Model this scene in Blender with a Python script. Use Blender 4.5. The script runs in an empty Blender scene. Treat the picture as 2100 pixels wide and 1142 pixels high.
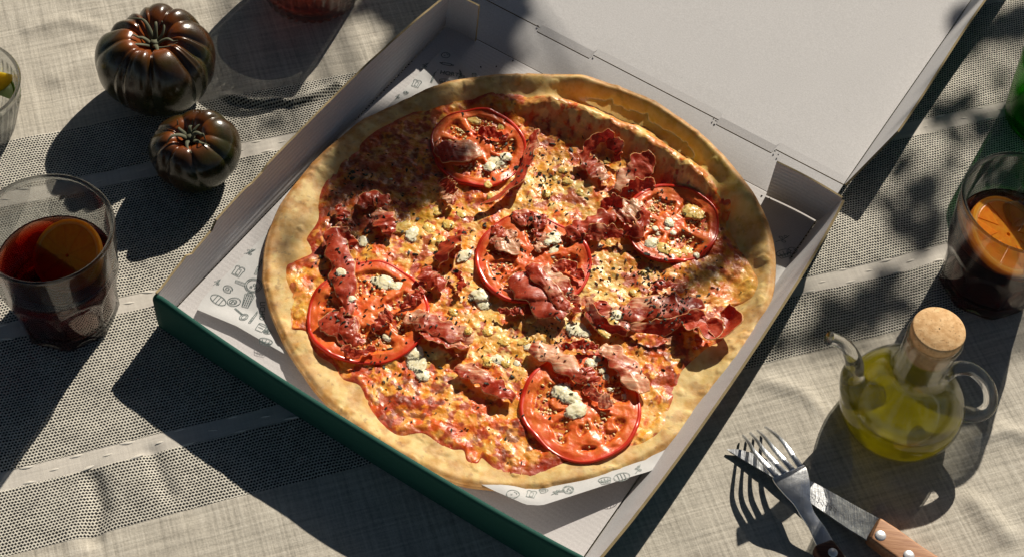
import bpy, bmesh, math, random
import numpy as np
from mathutils import Vector, Matrix, noise as mnoise
random.seed(7); rng = np.random.default_rng(11)
S = bpy.context.scene; COL = S.collection
PI = math.pi
# ------------------------------------------------------------------ camera
F, PITCH, ROLL = 3339.23, 0.957026, 0.106974
CPOS = np.array([0.002366, -0.641116, 0.909413])
_fw = np.array([0, math.cos(PITCH), -math.sin(PITCH)]); _rt = np.array([1., 0, 0]); _up = np.cross(_rt, _fw)
CR = _rt*math.cos(ROLL) + _up*math.sin(ROLL); CU = -_rt*math.sin(ROLL) + _up*math.cos(ROLL)
cam = bpy.data.cameras.new('camera'); cam.sensor_width = 36; cam.lens = F/2100*36; cam.clip_start = .01; cam.clip_end = 100
camo = bpy.data.objects.new('camera', cam); COL.objects.link(camo)
M = Matrix.Identity(4)
for i in range(3):
    M[i][0] = CR[i]; M[i][1] = CU[i]; M[i][2] = -_fw[i]; M[i][3] = CPOS[i]
camo.matrix_world = M; S.camera = camo
def at(px, py, z=0.0):
    d = _fw*F + CR*(px-1050) - CU*(py-571)
    return CPOS + (z-CPOS[2])/d[2]*d
# ------------------------------------------------------------------ light
SUN_EL, SUN_AZ = math.radians(33.2), math.radians(67.6)
SUN = np.array([math.cos(SUN_EL)*math.cos(SUN_AZ), math.cos(SUN_EL)*math.sin(SUN_AZ), math.sin(SUN_EL)])
sl = bpy.data.lights.new('sun', 'SUN'); sl.energy = 5.0; sl.angle = math.radians(.53); sl.color = (1, .915, .78)
so = bpy.data.objects.new('sun', sl); COL.objects.link(so); so.rotation_euler = Vector(SUN).to_track_quat('Z', 'Y').to_euler()
W = bpy.data.worlds.new('World'); S.world = W; W.use_nodes = True
wn = W.node_tree.nodes; bg = wn['Background']; sky = wn.new('ShaderNodeTexSky'); sky.sky_type = 'NISHITA'; sky.sun_disc = False
sky.sun_elevation = SUN_EL; sky.sun_rotation = PI/2-SUN_AZ
W.node_tree.links.new(sky.outputs[0], bg.inputs[0]); bg.inputs[1].default_value = .05
S.view_settings.view_transform = 'Standard'; S.view_settings.look = 'None'; S.view_settings.exposure = 0.15; S.view_settings.gamma = 1
S.render.engine = 'CYCLES'; S.cycles.use_denoising = True; S.cycles.max_bounces = 14; S.cycles.transmission_bounces = 12
S.cycles.transparent_max_bounces = 24; S.cycles.caustics_refractive = True; S.cycles.caustics_reflective = False
S.cycles.sample_clamp_indirect = 3; S.cycles.blur_glossy = .5
# ------------------------------------------------------------------ node helper
class NT:
    def __init__(s, name):
        s.m = bpy.data.materials.new(name); s.m.use_nodes = True; s.t = s.m.node_tree; s.t.nodes.clear()
        s.out = s.t.nodes.new('ShaderNodeOutputMaterial')
    def n(s, typ, ins=None, **kw):
        nd = s.t.nodes.new(typ)
        for k, v in kw.items(): setattr(nd, k, v)
        for k, v in (ins or {}).items(): s.set(nd.inputs[k], v)
        return nd
    def set(s, sock, v):
        if isinstance(v, X): v = v.s
        if isinstance(v, bpy.types.NodeSocket): s.t.links.new(v, sock)
        else:
            try: sock.default_value = v
            except Exception: sock.default_value = (*v, 1) if len(v) == 3 else v
    def x(s, sock): return X(s, sock)
    def noise(s, vec, scale, detail=3, rough=.55, dist=0):
        return s.x(s.n('ShaderNodeTexNoise', {'Vector': vec, 'Scale': scale, 'Detail': detail, 'Roughness': rough, 'Distortion': dist}).outputs['Fac'])
    def mix(s, f, a, b, mode='MIX'):
        nd = s.n('ShaderNodeMix', data_type='RGBA', blend_type=mode)
        s.set(nd.inputs[0], f); s.set(nd.inputs[6], a if not isinstance(a, tuple) else (*a, 1) if len(a) == 3 else a)
        s.set(nd.inputs[7], b if not isinstance(b, tuple) else (*b, 1) if len(b) == 3 else b); return nd.outputs[2]
    def ramp(s, f, stops, interp='LINEAR'):
        nd = s.n('ShaderNodeValToRGB', {'Fac': f}); cr = nd.color_ramp; cr.interpolation = interp
        while len(cr.elements) < len(stops): cr.elements.new(.5)
        for e, (p, c) in zip(cr.elements, stops): e.position = p; e.color = (*c, 1) if len(c) == 3 else c
        return nd.outputs[0]
    def sm(s, v, a, b):
        nd = s.n('ShaderNodeMapRange', {'Value': v, 'From Min': a, 'From Max': b}, interpolation_type='SMOOTHSTEP'); return s.x(nd.outputs[0])
    def geo(s): return s.n('ShaderNodeNewGeometry').outputs['Position']
    def obj(s): return s.n('ShaderNodeTexCoord').outputs['Object']
    def attr(s, name): return s.n('ShaderNodeAttribute', attribute_name=name)
    def bump(s, h, dist, strength=1.0): return s.n('ShaderNodeBump', {'Height': h, 'Distance': dist, 'Strength': strength}).outputs[0]
    def pr(s, **kw):
        nm = {'color': 'Base Color', 'rough': 'Roughness', 'normal': 'Normal', 'metal': 'Metallic', 'sss': 'Subsurface Weight', 'sssr': 'Subsurface Radius',
              'ssss': 'Subsurface Scale', 'spec': 'Specular IOR Level', 'coat': 'Coat Weight', 'coatr': 'Coat Roughness', 'trans': 'Transmission Weight', 'ior': 'IOR', 'sheen': 'Sheen Weight', 'alpha': 'Alpha'}
        nd = s.n('ShaderNodeBsdfPrincipled', {nm[k]: v for k, v in kw.items()}); return nd.outputs[0]
    def fin(s, surf, vol=None):
        s.t.links.new(surf, s.out.inputs[0])
        if vol: s.t.links.new(vol, s.out.inputs[1])
        return s.m
class X:
    def __init__(s, nt, sock): s.nt = nt; s.s = sock
    def op(s, o, b=None, c=None):
        nd = s.nt.t.nodes.new('ShaderNodeMath'); nd.operation = o
        for i, v in enumerate((s, b, c)):
            if v is not None: s.nt.set(nd.inputs[i], v)
        return X(s.nt, nd.outputs[0])
    def __add__(s, b): return s.op('ADD', b)
    def __sub__(s, b): return s.op('SUBTRACT', b)
    def __mul__(s, b): return s.op('MULTIPLY', b)
    def __truediv__(s, b): return s.op('DIVIDE', b)
    def abs(s): return s.op('ABSOLUTE')
    def inv(s): return X(s.nt, s.nt.n('ShaderNodeMath', {0: 1.0, 1: s}, operation='SUBTRACT').outputs[0])
def vscale(nt, vec, sx, sy, sz, rot=0):
    nd = nt.n('ShaderNodeMapping', {'Vector': vec, 'Scale': (sx, sy, sz), 'Rotation': (0, 0, rot)}); return nd.outputs[0]
# ------------------------------------------------------------------ mesh helpers
def link(name, me, mats, parent=None, smooth=True):
    o = bpy.data.objects.new(name, me); COL.objects.link(o)
    for m in (mats if isinstance(mats, (list, tuple)) else [mats]): me.materials.append(m)
    if smooth: me.polygons.foreach_set('use_smooth', [True]*len(me.polygons))
    if parent: o.parent = parent
    return o
def mesh(V, Fc, name='m'):
    me = bpy.data.meshes.new(name); me.from_pydata([tuple(map(float, v)) for v in V], [], [tuple(map(int, f)) for f in Fc]); me.update(); return me
def gridmesh(P, cu=False, cv=False, flip=False, name='m'):
    n, m = P.shape[:2]; i = np.arange(n if cu else n-1); j = np.arange(m if cv else m-1)
    I, J = np.meshgrid(i, j, indexing='ij'); I2 = (I+1) % n; J2 = (J+1) % m
    q = np.stack([I*m+J, I2*m+J, I2*m+J2, I*m+J2], -1).reshape(-1, 4)
    if flip: q = q[:, ::-1]
    return rawmesh(P.reshape(-1, 3), q, name)
def rawmesh(V, q, name='m'):
    me = bpy.data.meshes.new(name); q = np.ascontiguousarray(q); k = q.shape[1]
    me.vertices.add(len(V)); me.vertices.foreach_set('co', np.asarray(V, np.float32).ravel())
    me.loops.add(q.size); me.loops.foreach_set('vertex_index', q.astype(np.int32).ravel())
    me.polygons.add(len(q)); me.polygons.foreach_set('loop_start', (np.arange(len(q))*k).astype(np.int32))
    me.update(calc_edges=True); me.validate(); return me
def setattr_f(me, name, a): at_ = me.attributes.new(name, 'FLOAT', 'POINT'); at_.data.foreach_set('value', np.asarray(a, np.float32).ravel())
def setattr_c(me, name, a):
    at_ = me.attributes.new(name, 'FLOAT_COLOR', 'POINT'); c = np.concatenate([np.asarray(a), np.ones((len(a), 1))], 1); at_.data.foreach_set('color', c.astype(np.float32).ravel())
def tag(o, label=None, cat=None, group=None, kind=None):
    for k, v in (('label', label), ('category', cat), ('group', group), ('kind', kind)):
        if v: o[k] = v
    return o
def empty(name, loc, rz=0):
    o = bpy.data.objects.new(name, None); COL.objects.link(o); o.empty_display_size = .01; o.location = tuple(map(float, loc)); o.rotation_euler = (0, 0, rz); return o
def cr(pts, n):
    """Catmull-Rom through the rows of pts, n samples."""
    P = np.asarray(pts, float); k = len(P)
    P = np.vstack([2*P[0]-P[1], P, 2*P[-1]-P[-2]]); t = np.linspace(0, k-1-1e-9, n); i = t.astype(int); f = (t-i)[:, None]
    a, b, c, d = P[i], P[i+1], P[i+2], P[i+3]
    return .5*(2*b+(c-a)*f+(2*a-5*b+4*c-d)*f**2+(3*b-3*c+d-a)*f**3)
def tube(pts, rad, n=40, k=12, flat=1.0, smooth=True):
    P = cr(pts, n) if smooth else np.asarray(pts, float); n = len(P)
    R = np.interp(np.linspace(0, 1, n), np.linspace(0, 1, len(rad)), rad) if np.ndim(rad) else np.full(n, rad)
    T = np.gradient(P, axis=0); T /= np.linalg.norm(T, axis=1)[:, None]+1e-12
    u = np.cross(T[0], [0, 0, 1.]); u = u if np.linalg.norm(u) > 1e-3 else np.array([1., 0, 0]); out = []
    for i in range(n):
        u = u-T[i]*(u@T[i]); u /= np.linalg.norm(u); v = np.cross(T[i], u); a = np.linspace(0, 2*PI, k, endpoint=False)[:, None]
        out.append(P[i]+R[i]*(np.cos(a)*u+np.sin(a)*v*flat))
    G = np.array(out); V = np.vstack([G.reshape(-1, 3), P[0], P[-1]]); me = []
    for i in range(n-1):
        for j in range(k): me.append((i*k+j, i*k+(j+1) % k, (i+1)*k+(j+1) % k, (i+1)*k+j))
    for j in range(k): me.append((n*k, j, (j+1) % k, n*k)); 
    F4 = [f for f in me if len(set(f)) == 4] + [(n*k, (j+1) % k, j) for j in range(k)] + [(n*k+1, (n-1)*k+j, (n-1)*k+(j+1) % k) for j in range(k)]
    return V, F4
def lathe(prof, k=96, mod=None):
    """prof (r,z) rows -> grid mesh about z; mod(theta, r, z)->r"""
    th = np.linspace(0, 2*PI, k, endpoint=False); P = np.zeros((len(prof), k, 3))
    for i, (r, z) in enumerate(prof):
        rr = np.full(k, r) if mod is None else mod(th, r, z)
        P[i, :, 0] = rr*np.cos(th); P[i, :, 1] = rr*np.sin(th); P[i, :, 2] = z
    return gridmesh(P, cv=True, flip=True)
def join(parts):
    V = []; Fc = []; o = 0
    for v, f in parts:
        V += [tuple(a) for a in v]; Fc += [tuple(i+o for i in g) for g in f]; o += len(v)
    return V, Fc
def bevel(o, w, seg=2):
    m = o.modifiers.new('bevel', 'BEVEL'); m.width = w; m.segments = seg; m.limit_method = 'ANGLE'; return o
# ------------------------------------------------------------------ numpy noise
def _h(i, j, s):
    with np.errstate(over='ignore'):
        n = (i.astype(np.int64)*374761393+j.astype(np.int64)*668265263+s*2147483647) & 0xffffffff
        n = ((n ^ (n >> 13))*1274126177) & 0xffffffff; n = (n ^ (n >> 16)) & 0xffffffff
    return n/4294967295.0
def vn(x, y, s=0):
    i = np.floor(x); j = np.floor(y); f = x-i; g = y-j; f = f*f*f*(f*(f*6-15)+10); g = g*g*g*(g*(g*6-15)+10)
    return (_h(i, j, s)*(1-f)+_h(i+1, j, s)*f)*(1-g)+(_h(i, j+1, s)*(1-f)+_h(i+1, j+1, s)*f)*g
def fbm(x, y, size, o=4, s=0, g=.5):
    r = 0; a = 1; t = 0; x = x/size; y = y/size
    for k in range(o): r = r+a*vn(x+13.7*k, y-7.3*k, s+k); t += a; a *= g; x, y = x*1.6+y*1.2, y*1.6-x*1.2
    return r/t
def worley(x, y, size, s=0):
    x = x/size; y = y/size; i = np.floor(x); j = np.floor(y); d = np.full(x.shape, 9.)
    for a in (-1, 0, 1):
        for b in (-1, 0, 1):
            px = i+a+_h(i+a, j+b, s); py = j+b+_h(i+a, j+b, s+5); d = np.minimum(d, (px-x)**2+(py-y)**2)
    return np.sqrt(d)
def ss(x, a, b): t = np.clip((x-a)/(b-a), 0, 1); return t*t*(3-2*t)
def seg_dist(x, y, P):
    d = np.full(x.shape, 9.)
    for a, b in zip(P[:-1], P[1:]):
        ab = b[:2]-a[:2]; t = np.clip(((x-a[0])*ab[0]+(y-a[1])*ab[1])/(ab@ab), 0, 1); d = np.minimum(d, np.hypot(x-a[0]-t*ab[0], y-a[1]-t*ab[1]))
    return d
# ================================================================== TABLECLOTH
ST = math.radians(23)
def mat_cloth():
    t = NT('tablecloth_weave'); sep = t.n('ShaderNodeSeparateXYZ', {0: vscale(t, t.obj(), 1, 1, 1, -ST)})
    u, v = t.x(sep.outputs[0]), t.x(sep.outputs[1]); co = t.obj(); uv = vscale(t, co, 1, 1, 1, -ST)
    wob = (t.noise(uv, 60, 2)-.5)*.0024 + (t.noise(uv, 9, 2)-.5)*.006
    v0 = v; v = v + wob; u = u + (t.noise(vscale(t, co, 1, 1, 1, .4), 90, 2)-.5)*.0012
    P = .00205
    row = (v/P).op('FLOOR').op('MODULO', 2.0); uu = u/P + row*.5
    hole = (uu*2*PI).op('COSINE') + (v/P*2*PI+PI).op('COSINE')*1.0
    hole = hole + (t.noise(uv, 420, 2)-.5)*1.6 + (t.noise(uv, 45, 2)-.5)*.8
    hole = t.sm(hole, -.35, .75)
    # band masks; three ribbons in one openwork band
    vb = v0 + (t.noise(uv, 12, 1)-.5)*.0015
    vm = (vb+.63-.048).op('MODULO', .63) if False else vb-.048
    band = t.sm(vm.abs(), .1605, .1597)
    rib = None
    for c in (-.109, 0, .109):
        q = t.sm((vm-c).abs(), .0068, .0060); rib = q if rib is None else rib.op('MAXIMUM', q)
    open_ = band*rib.inv()
    # plain linen weave with slubs
    fine = ((u/.00075*2*PI).op('SINE')*(v/.00075*2*PI).op('SINE'))*.5+.5
    slu = t.noise(vscale(t, uv, 14, 420, 1), 1, 3); slv = t.noise(vscale(t, uv, 420, 14, 1), 1, 3)
    grain = t.noise(uv, 700, 2); thread = fine*.28+slu*.8+slv*.8+grain*.45
    linen = t.ramp((thread-.72)*.78, [(0, (.24, .22, .185)), (.42, (.60, .555, .475)), (1, (.90, .87, .79))])
    ribc = t.ramp(thread*.65-.35, [(0, (.50, .465, .42)), (1, (.84, .79, .71))])
    net = t.mix(hole, t.mix(grain, (.54, .51, .44), (.88, .84, .74)), (.010, .010, .012))
    c = t.mix(rib*band, t.mix(open_, linen, net), ribc)
    big = t.noise(co, 7, 3); c = t.mix((big-.5).abs()*.5, c, t.mix(.5, c, (.25, .22, .2)))
    hgt = t.x(t.mix(open_, t.mix(rib, (thread*.5).s, (thread*.25).s), (hole.inv()).s))
    return t.fin(t.pr(color=c, rough=.92, normal=t.bump(hgt, .0009, .8), spec=.2, sheen=.1))
fold = [at(*p) for p in ((430, 190), (470, 200), (520, 211), (560, 209), (600, 210), (640, 200), (690, 176))]
def cloth_h(x, y):
    h = (fbm(x, y, .09, 3, 3)-.5)*.0035+(fbm(x, y, .022, 3, 9)-.5)*.0012-.0009
    for P, a, w in ((fold, .0042, .0035), ([at(*p) for p in ((190, 980), (205, 1040), (190, 1100))], -.004, .006), ([at(*p) for p in ((310, 925), (345, 1010))], -.002, .005),
                    ([at(*p) for p in ((1560, 780), (1640, 800), (1700, 850))], .002, .006), ([at(*p) for p in ((1990, 900), (2060, 880), (2110, 890))], .0025, .006), ([at(*p) for p in ((2000, 1030), (2060, 1090))], .003, .008),
                    ([at(*p) for p in ((120, 160), (180, 120))], .0015, .008), ([at(*p) for p in ((60, 60), (130, 40), (200, 55))], .0015, .006)):
        h = h+a*np.exp(-(seg_dist(x, y, P)/w)**2)
    # cloth is pressed flat under whatever stands on it
    flat = 1-ss(np.maximum(np.abs(x*math.cos(BT)+y*math.sin(BT)), np.abs(-x*math.sin(BT)+y*math.cos(BT)-.002)), .172, .192)
    for cx, cy, r in STANDS: flat = np.maximum(flat, 1-ss(np.hypot(x-cx, y-cy), r, r+.02))
    return h*(1-flat)-.0006*flat
BT = -0.48933
GL, GR, CRU = (-.2867, -.0640), (.3305, .0400), (.2615, -.0785)
TB = at(322, 132, .03)[:2]; TS = at(409, 303, .024)[:2]
STANDS = [(*GL, .035), (*GR, .035), (*CRU, .036), (*TB, .036), (*TS, .026), (*at(640, -18, 0)[:2], .04), (*at(-75, 168, .052)[:2], .04), (*at(2220, 105, .075)[:2], .04)]
def axis(lo, hi, a, b, d):
    mid = np.arange(a, b, d); left = a-np.cumsum(d*1.22**np.arange(1, 30)); left = left[left > lo]; right = mid[-1]+np.cumsum(d*1.22**np.arange(1, 30)); right = right[right < hi]
    return np.concatenate([[lo], left[::-1], mid, right, [hi]])
gx = axis(-1.6, 1.6, -.42, .46, .0016); gy = axis(-1.4, 1.6, -.30, .36, .0016)
XX, YY = np.meshgrid(gx, gy, indexing='ij')
tc = link('tablecloth', gridmesh(np.stack([XX, YY, cloth_h(XX, YY)], -1)), mat_cloth())
tag(tc, 'beige linen tablecloth with dark openwork bands and pale ribbon stripes, spread under everything', 'tablecloth')
# raised stitches on the ribbons
t = NT('stitch_thread'); M_ST = t.fin(t.pr(color=t.ramp(t.noise(vscale(t, t.obj(), 60, 900, 60), 1, 2), [(.3, (.62, .58, .52)), (.7, (.86, .82, .74))]), rough=.85))
V, Fc = tube([(-.0042, 0, 0), (-.002, .0001, .0003), (0, 0, .0004), (.002, -.0001, .0003), (.0042, 0, 0)], [.0002, .0008, .001, .0008, .0002], 9, 8)
stm = mesh(V, Fc); sto = None
for rc in (-.061, .048, .157):
    for row, off in ((.0056, .0), (-.0056, .002), (0, .0165)):
        for k in range(-14, 16):
            u_ = k*.033+off+rng.normal(0, .0015)+rc*.6; v_ = rc+row+rng.normal(0, .0004); x, y = u_*math.cos(ST)-v_*math.sin(ST), u_*math.sin(ST)+v_*math.cos(ST)
            bx, by = x*math.cos(BT)+y*math.sin(BT), -x*math.sin(BT)+y*math.cos(BT)
            if abs(x) > .4 or y < -.28 or y > .32 or (abs(bx) < .17 and -.17 < by < .55): continue
            if sto is None: sto = link('stitch', stm, M_ST, tc); o = sto
            else: o = sto.copy(); COL.objects.link(o)
            o.parent = tc; o.location = (x, y, float(cloth_h(np.array([x]), np.array([y]))[0])); o.rotation_euler = (0, 0, ST+rng.normal(0, .12)); s = rng.uniform(.75, 1.15)*(.7 if row == 0 else 1); o.scale = (s*1.1, s, s*.45)
# ================================================================== PIZZA BOX
def mat_card(name, col, rib=0, rot=0, soft=1.0):
    t = NT(name); c = t.obj(); fib = t.noise(c, 900, 3, .7); sp = t.noise(c, 260, 2); bigs = t.noise(c, 11, 3)
    cc = t.mix(t.sm(fib, .3, .75), tuple(a*.88 for a in col), tuple(min(a*1.06, .9) for a in col)); cc = t.mix(t.sm(sp, .66, .8)*.35, cc, tuple(a*.7 for a in col)); cc = t.mix((bigs-.5).abs()*.5, cc, tuple(a*.72 for a in col))
    h = fib*.25
    if rib:
        sx = t.x(t.n('ShaderNodeSeparateXYZ', {0: vscale(t, c, 1, 1, 1, rot)}).outputs[{1: 0, 2: 1, 3: 2}[rib]])
        h = h + (sx/.0034*2*PI).op('SINE')*(.5*soft) + (t.noise(c, 60, 2))*.6
        cc = t.mix(t.sm((sx/.0034*2*PI).op('SINE'), .5, 1)*(.2*soft), cc, tuple(a*.6 for a in col))
    return t.fin(t.pr(color=cc, rough=.8, spec=.25, normal=t.bump(h, .0004, .75)))
M_WH = mat_card('white_cardboard', (.555, .545, .55)); M_WHR = mat_card('white_corrugated_wall', (.555, .545, .55), 3)
M_WHF = mat_card('white_cardboard_floor', (.56, .54, .54), 2, soft=.12)
M_GR = mat_card('green_cardboard', (.012, .078, .060)); M_RAW = mat_card('raw_board_edge', (.30, .23, .12))
box = empty('pizza_box', (0, 0, 0), BT)
tag(box, 'open cardboard pizza box, green outside and white inside, holding the pizza', 'pizza box')
HB = .037
def sheet(name, P, th, mats, nrm=None, parent=box):
    """P grid (n,m,3): inner face; offset by th along -normal; material 0 inner, 1 outer, 2 edge"""
    du = np.gradient(P, axis=0); dv = np.gradient(P, axis=1); N = np.cross(du, dv); N /= np.linalg.norm(N, axis=2)[..., None]+1e-12
    Q = P-N*th; n, m = P.shape[:2]; V = np.vstack([P.reshape(-1, 3), Q.reshape(-1, 3)]); K = n*m; f = []; mi = []
    for i in range(n-1):
        for j in range(m-1):
            a = i*m+j; f.append((a, a+m, a+m+1, a+1)); mi.append(0); f.append((K+a, K+a+1, K+a+m+1, K+a+m)); mi.append(1)
    for i in range(n-1):
        for j, s in ((0, 1), (m-1, -1)):
            a, b = i*m+j, (i+1)*m+j; f.append((a, a+K, b+K, b)[::s]); mi.append(2)
    for j in range(m-1):
        for i, s in ((0, -1), (n-1, 1)):
            a, b = i*m+j, i*m+j+1; f.append((a, a+K, b+K, b)[::s]); mi.append(2)
    me = mesh(V, f); o = link(name, me, mats, parent, smooth=False); me.polygons.foreach_set('material_index', mi); return o
bow = lambda s: 1-(2*s-1)**4*.35-(2*s-1)**2*.65
n = 60; s = np.linspace(0, 1, n)
# floor
fl = sheet('tray_floor', np.array([[(x, y, .0022) for y in np.linspace(-.1635, .169, 24)] for x in np.linspace(-.1655, .1515, 24)]), .0018, [M_WHF, M_GR, M_RAW])
def wall(name, p0, p1, q0, q1, bowv, th, mats, topf=None, m=14, flip=False):
    """p = floor line ends, q = rim line ends"""
    p0, p1, q0, q1 = map(np.array, (p0, p1, q0, q1)); P = np.zeros((n, m, 3))
    for i, a in enumerate(s):
        lo = p0+(p1-p0)*a; hi = q0+(q1-q0)*a+np.array(bowv)*bow(a); dz = (topf(a) if topf else 0)+.0004*math.sin(a*37)*0+float(vn(np.array([a*45.]), np.array([.5]), 4)[0]-.5)*.0009
        for j, b in enumerate(np.linspace(0, 1, m)):
            c = lo+(hi-lo)*b+np.array(bowv)*.15*math.sin(PI*b)*bow(a); c[2] = lo[2]+(hi[2]+dz-lo[2])*b; P[i, j] = c
    if flip: P = P[::-1]
    return sheet(name, P, th, mats)
def notch(a): return -.0048*(ss(np.array(a), .105, .115)-ss(np.array(a), .185, .20))*(1)-.0012*(ss(np.array(a), .0, .02)-ss(np.array(a), .08, .105)) - .002*(ss(np.array(a), .30, .32)-ss(np.array(a), .36, .37))
wall('side_wall', (-.1665, -.163, .002), (-.1668, .169, .002), (-.1645, -.1645, HB), (-.164, .168, HB), (-.0085, 0, 0), .0016, [M_WHR, M_GR, M_RAW], lambda a: float(notch(a)))
wall('side_wall', (.1525, -.163, .002), (.1525, .168, .002), (.1648, -.1645, HB), (.1645, .166, HB), (.0065, 0, 0), .0018, [M_WH, M_GR, M_RAW], flip=True)
# front wall: a doubled panel, thick rounded green rim
def front():
    prof = [(-.0045, -.0004), (-.0052, .012), (-.0052, .034), (-.0046, .0366), (-.003, .0376), (-.0012, .0372), (-.0004, .0355), (0, .03), (.0008, .012), (.0008, .0003)]
    P = np.zeros((n, len(prof), 3))
    for i, a in enumerate(s):
        for j, (d, z) in enumerate(prof):
            x = -.1665+a*(.333); y = -.1625+d-.0060*bow(a)*(.35+.65*z/HB); e = min(a, 1-a)/.02
            if e < 1: z = z*(.93+.07*e)
            P[i, j] = (x, y, z)
    me = gridmesh(P); mi = []
    for i in range(n-1):
        for j in range(len(prof)-1): mi.append(0 if j < 6 else 1)
    # end caps
    V = [v.co[:] for v in me.vertices]; Fc = [tuple(p.vertices) for p in me.polygons]; L = len(prof)
    Fc += [tuple(range(L)), tuple(range((n-1)*L, n*L))[::-1]]; mi += [0, 0]
    me = mesh(V, Fc); o = link('front_wall', me, [M_GR, M_WH], box, smooth=True); me.polygons.foreach_set('material_index', mi); o['label'] = 'green front wall with rounded folded rim'; return o
front()
# small slits and dimples at the front corner of the wall
# dust flaps
def flap(p0, p1, h0, h1, lean):
    P = np.zeros((12, 8, 3)); p0 = np.array(p0, float); p1 = np.array(p1, float)
    for i, a in enumerate(np.linspace(0, 1, 12)):
        for j, b in enumerate(np.linspace(0, 1, 8)):
            q = p0+(p1-p0)*a; P[i, j] = (q[0], q[1]+lean*b+.0012*math.sin(a*PI), q[2]+(h0+(h1-h0)*a)*b)
    return sheet('dust_flap', P[::-1], .0016, [M_WHR, M_WH, M_RAW])
flap((-.1662, .1672, .003), (-.1385, .1672, .003), .032, .0362, .002)
flap((.1635, .1655, .0035), (.1120, .1650, .0035), .034, .0362, .001)
# back wall and lid, hinge line with two locking tabs
HZ = .0085
A0, A1 = at(1080, 42, HZ), at(1729, 380, HZ)
def tobox(p): c, q = math.cos(-BT), math.sin(-BT); return np.array([p[0]*c-p[1]*q, p[0]*q+p[1]*c, p[2] if len(p) > 2 else 0])
hy = (tobox(A0)[1]+tobox(A1)[1])/2; xr = tobox(A1)[0]
tabs = [(tobox(at(1098, 67, HZ))[0], tobox(at(1208, 124, HZ))[0]), (tobox(at(1463, 261, HZ))[0], tobox(at(1580, 321, HZ))[0])]
def hinge_y(x):
    d = 0
    for a, b in tabs:
        if a < x < b: d = -.0042
    return hy+d
xs = np.unique(np.concatenate([np.linspace(-.163, xr, 90)]+[np.array([a-.0003, a+.0003, b-.0013, b+.0003]) for a, b in tabs]))
yc = .1695
def bz(y): return .0022+(HZ-.0022)*(y-yc)/(hy-yc)
P = np.array([[(x, yc+(hinge_y(x)-.00045-yc)*b+.0, bz(yc+(hinge_y(x)-.0004-yc)*b)+.0006*math.sin(PI*b)) for b in np.linspace(0, 1, 8)] for x in xs])
o = sheet('back_wall', P, .0016, [M_WH, M_GR, M_RAW])
LZ = .0085
ye = np.concatenate([[0], np.linspace(.02, 1, 24)])
P = np.array([[(x, hinge_y(x)+.00045+(hy+.335-hinge_y(x))*b, min(HZ, bz(hinge_y(x)))+(HZ-min(HZ, bz(hinge_y(x))))*min(1, b/.02)+.0007*ss(np.array(b), 0, .03)+.0020*math.sin(PI*b)*math.sin((x+.16)/.32*PI)) for b in ye] for x in xs])
sheet('lid', P, .0018, [M_WH, M_GR, M_RAW])
def lidwall(x0, side):
    P = np.zeros((50, 8, 3))
    for i, a in enumerate(np.linspace(0, 1, 50)):
        hh = .030*min(1, .05+a/.13); y = hy+.001+a*.334
        for j, b in enumerate(np.linspace(0, 1, 8)): P[i, j] = (x0+side*(.0004+.0135*b*hh/.030+.0010*math.sin(a*9)*b), y, HZ-.0003+hh*b)
    sheet('lid_side_wall', P if side < 0 else P[::-1], .0016, [M_WH, M_GR, M_RAW])
lidwall(xr, 1); lidwall(-.163, -1)
# small punched specks along the creases
t = NT('crease_pits'); M_PIT = t.fin(t.pr(color=(.03, .03, .035), rough=.9))
V, Fc = tube([(-.0007, 0, 0), (0, 0, .00025), (.0007, 0, 0)], [.0002, .00055, .0002], 5, 6)
pm = mesh(V, Fc); po = None
for px, py in ((1052, 125), (1018, 137), (986, 138), (1468, 249), (1589, 311), (1463, 245), (1596, 318), (1103, 54), (1218, 115), (1562, 402), (1578, 408)):
    z = .0024; q = tobox(at(px, py, z)); 
    if q[1] > hy-.001: z = HZ+.0008
    elif q[1] > yc: z = bz(q[1])+.0008
    q = tobox(at(px, py, z)); o = link('punched_pit', pm, M_PIT, box) if po is None else po.copy()
    if po is None: po = o
    else: COL.objects.link(o)
    o.parent = box; o.location = q; o.rotation_euler = (0, 0, rng.uniform(0, 3))
# ================================================================== PAPER LINER
def polar(C, pts, K):
    """outline points (world x,y,z) -> radius(theta), z(theta) sampled K times about C"""
    P = cr(np.vstack([pts, pts[:1]]), K*2)[:-1]; a = np.unwrap(np.arctan2(P[:, 1]-C[1], P[:, 0]-C[0])); 
    if a[-1] < a[0]: P = P[::-1]; a = a[::-1]
    r = np.hypot(P[:, 0]-C[0], P[:, 1]-C[1]); th = np.linspace(0, 2*PI, K, endpoint=False)
    aa = np.mod(a, 2*PI); o = np.argsort(aa); aa, r, z = aa[o], r[o], P[o, 2]
    aa = np.concatenate([aa[-1:]-2*PI, aa, aa[:1]+2*PI]); r = np.concatenate([r[-1:], r, r[:1]]); z = np.concatenate([z[-1:], z, z[:1]])
    return th, np.interp(th, aa, r), np.interp(th, aa, z)
class Polar:
    def __init__(s, C, px, K=720): s.C = np.array(C); s.th, s.r, s.z = polar(C, np.array([at(*p) for p in px]), K)
    def q(s, x, y):
        a = np.mod(np.arctan2(y-s.C[1], x-s.C[0]), 2*PI); T = np.append(s.th, 2*PI)
        return np.hypot(x-s.C[0], y-s.C[1])/np.interp(a, T, np.append(s.r, s.r[0])), np.interp(a, T, np.append(s.z, s.z[0])), a
PC = (.004, .006)
def polypx(corners, per=6):
    out = []
    for a, b in zip(corners, corners[1:]+corners[:1]):
        for k in range(per): f = k/per; out.append(tuple(a[i]*(1-f)+b[i]*f for i in range(3)))
    return out
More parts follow.
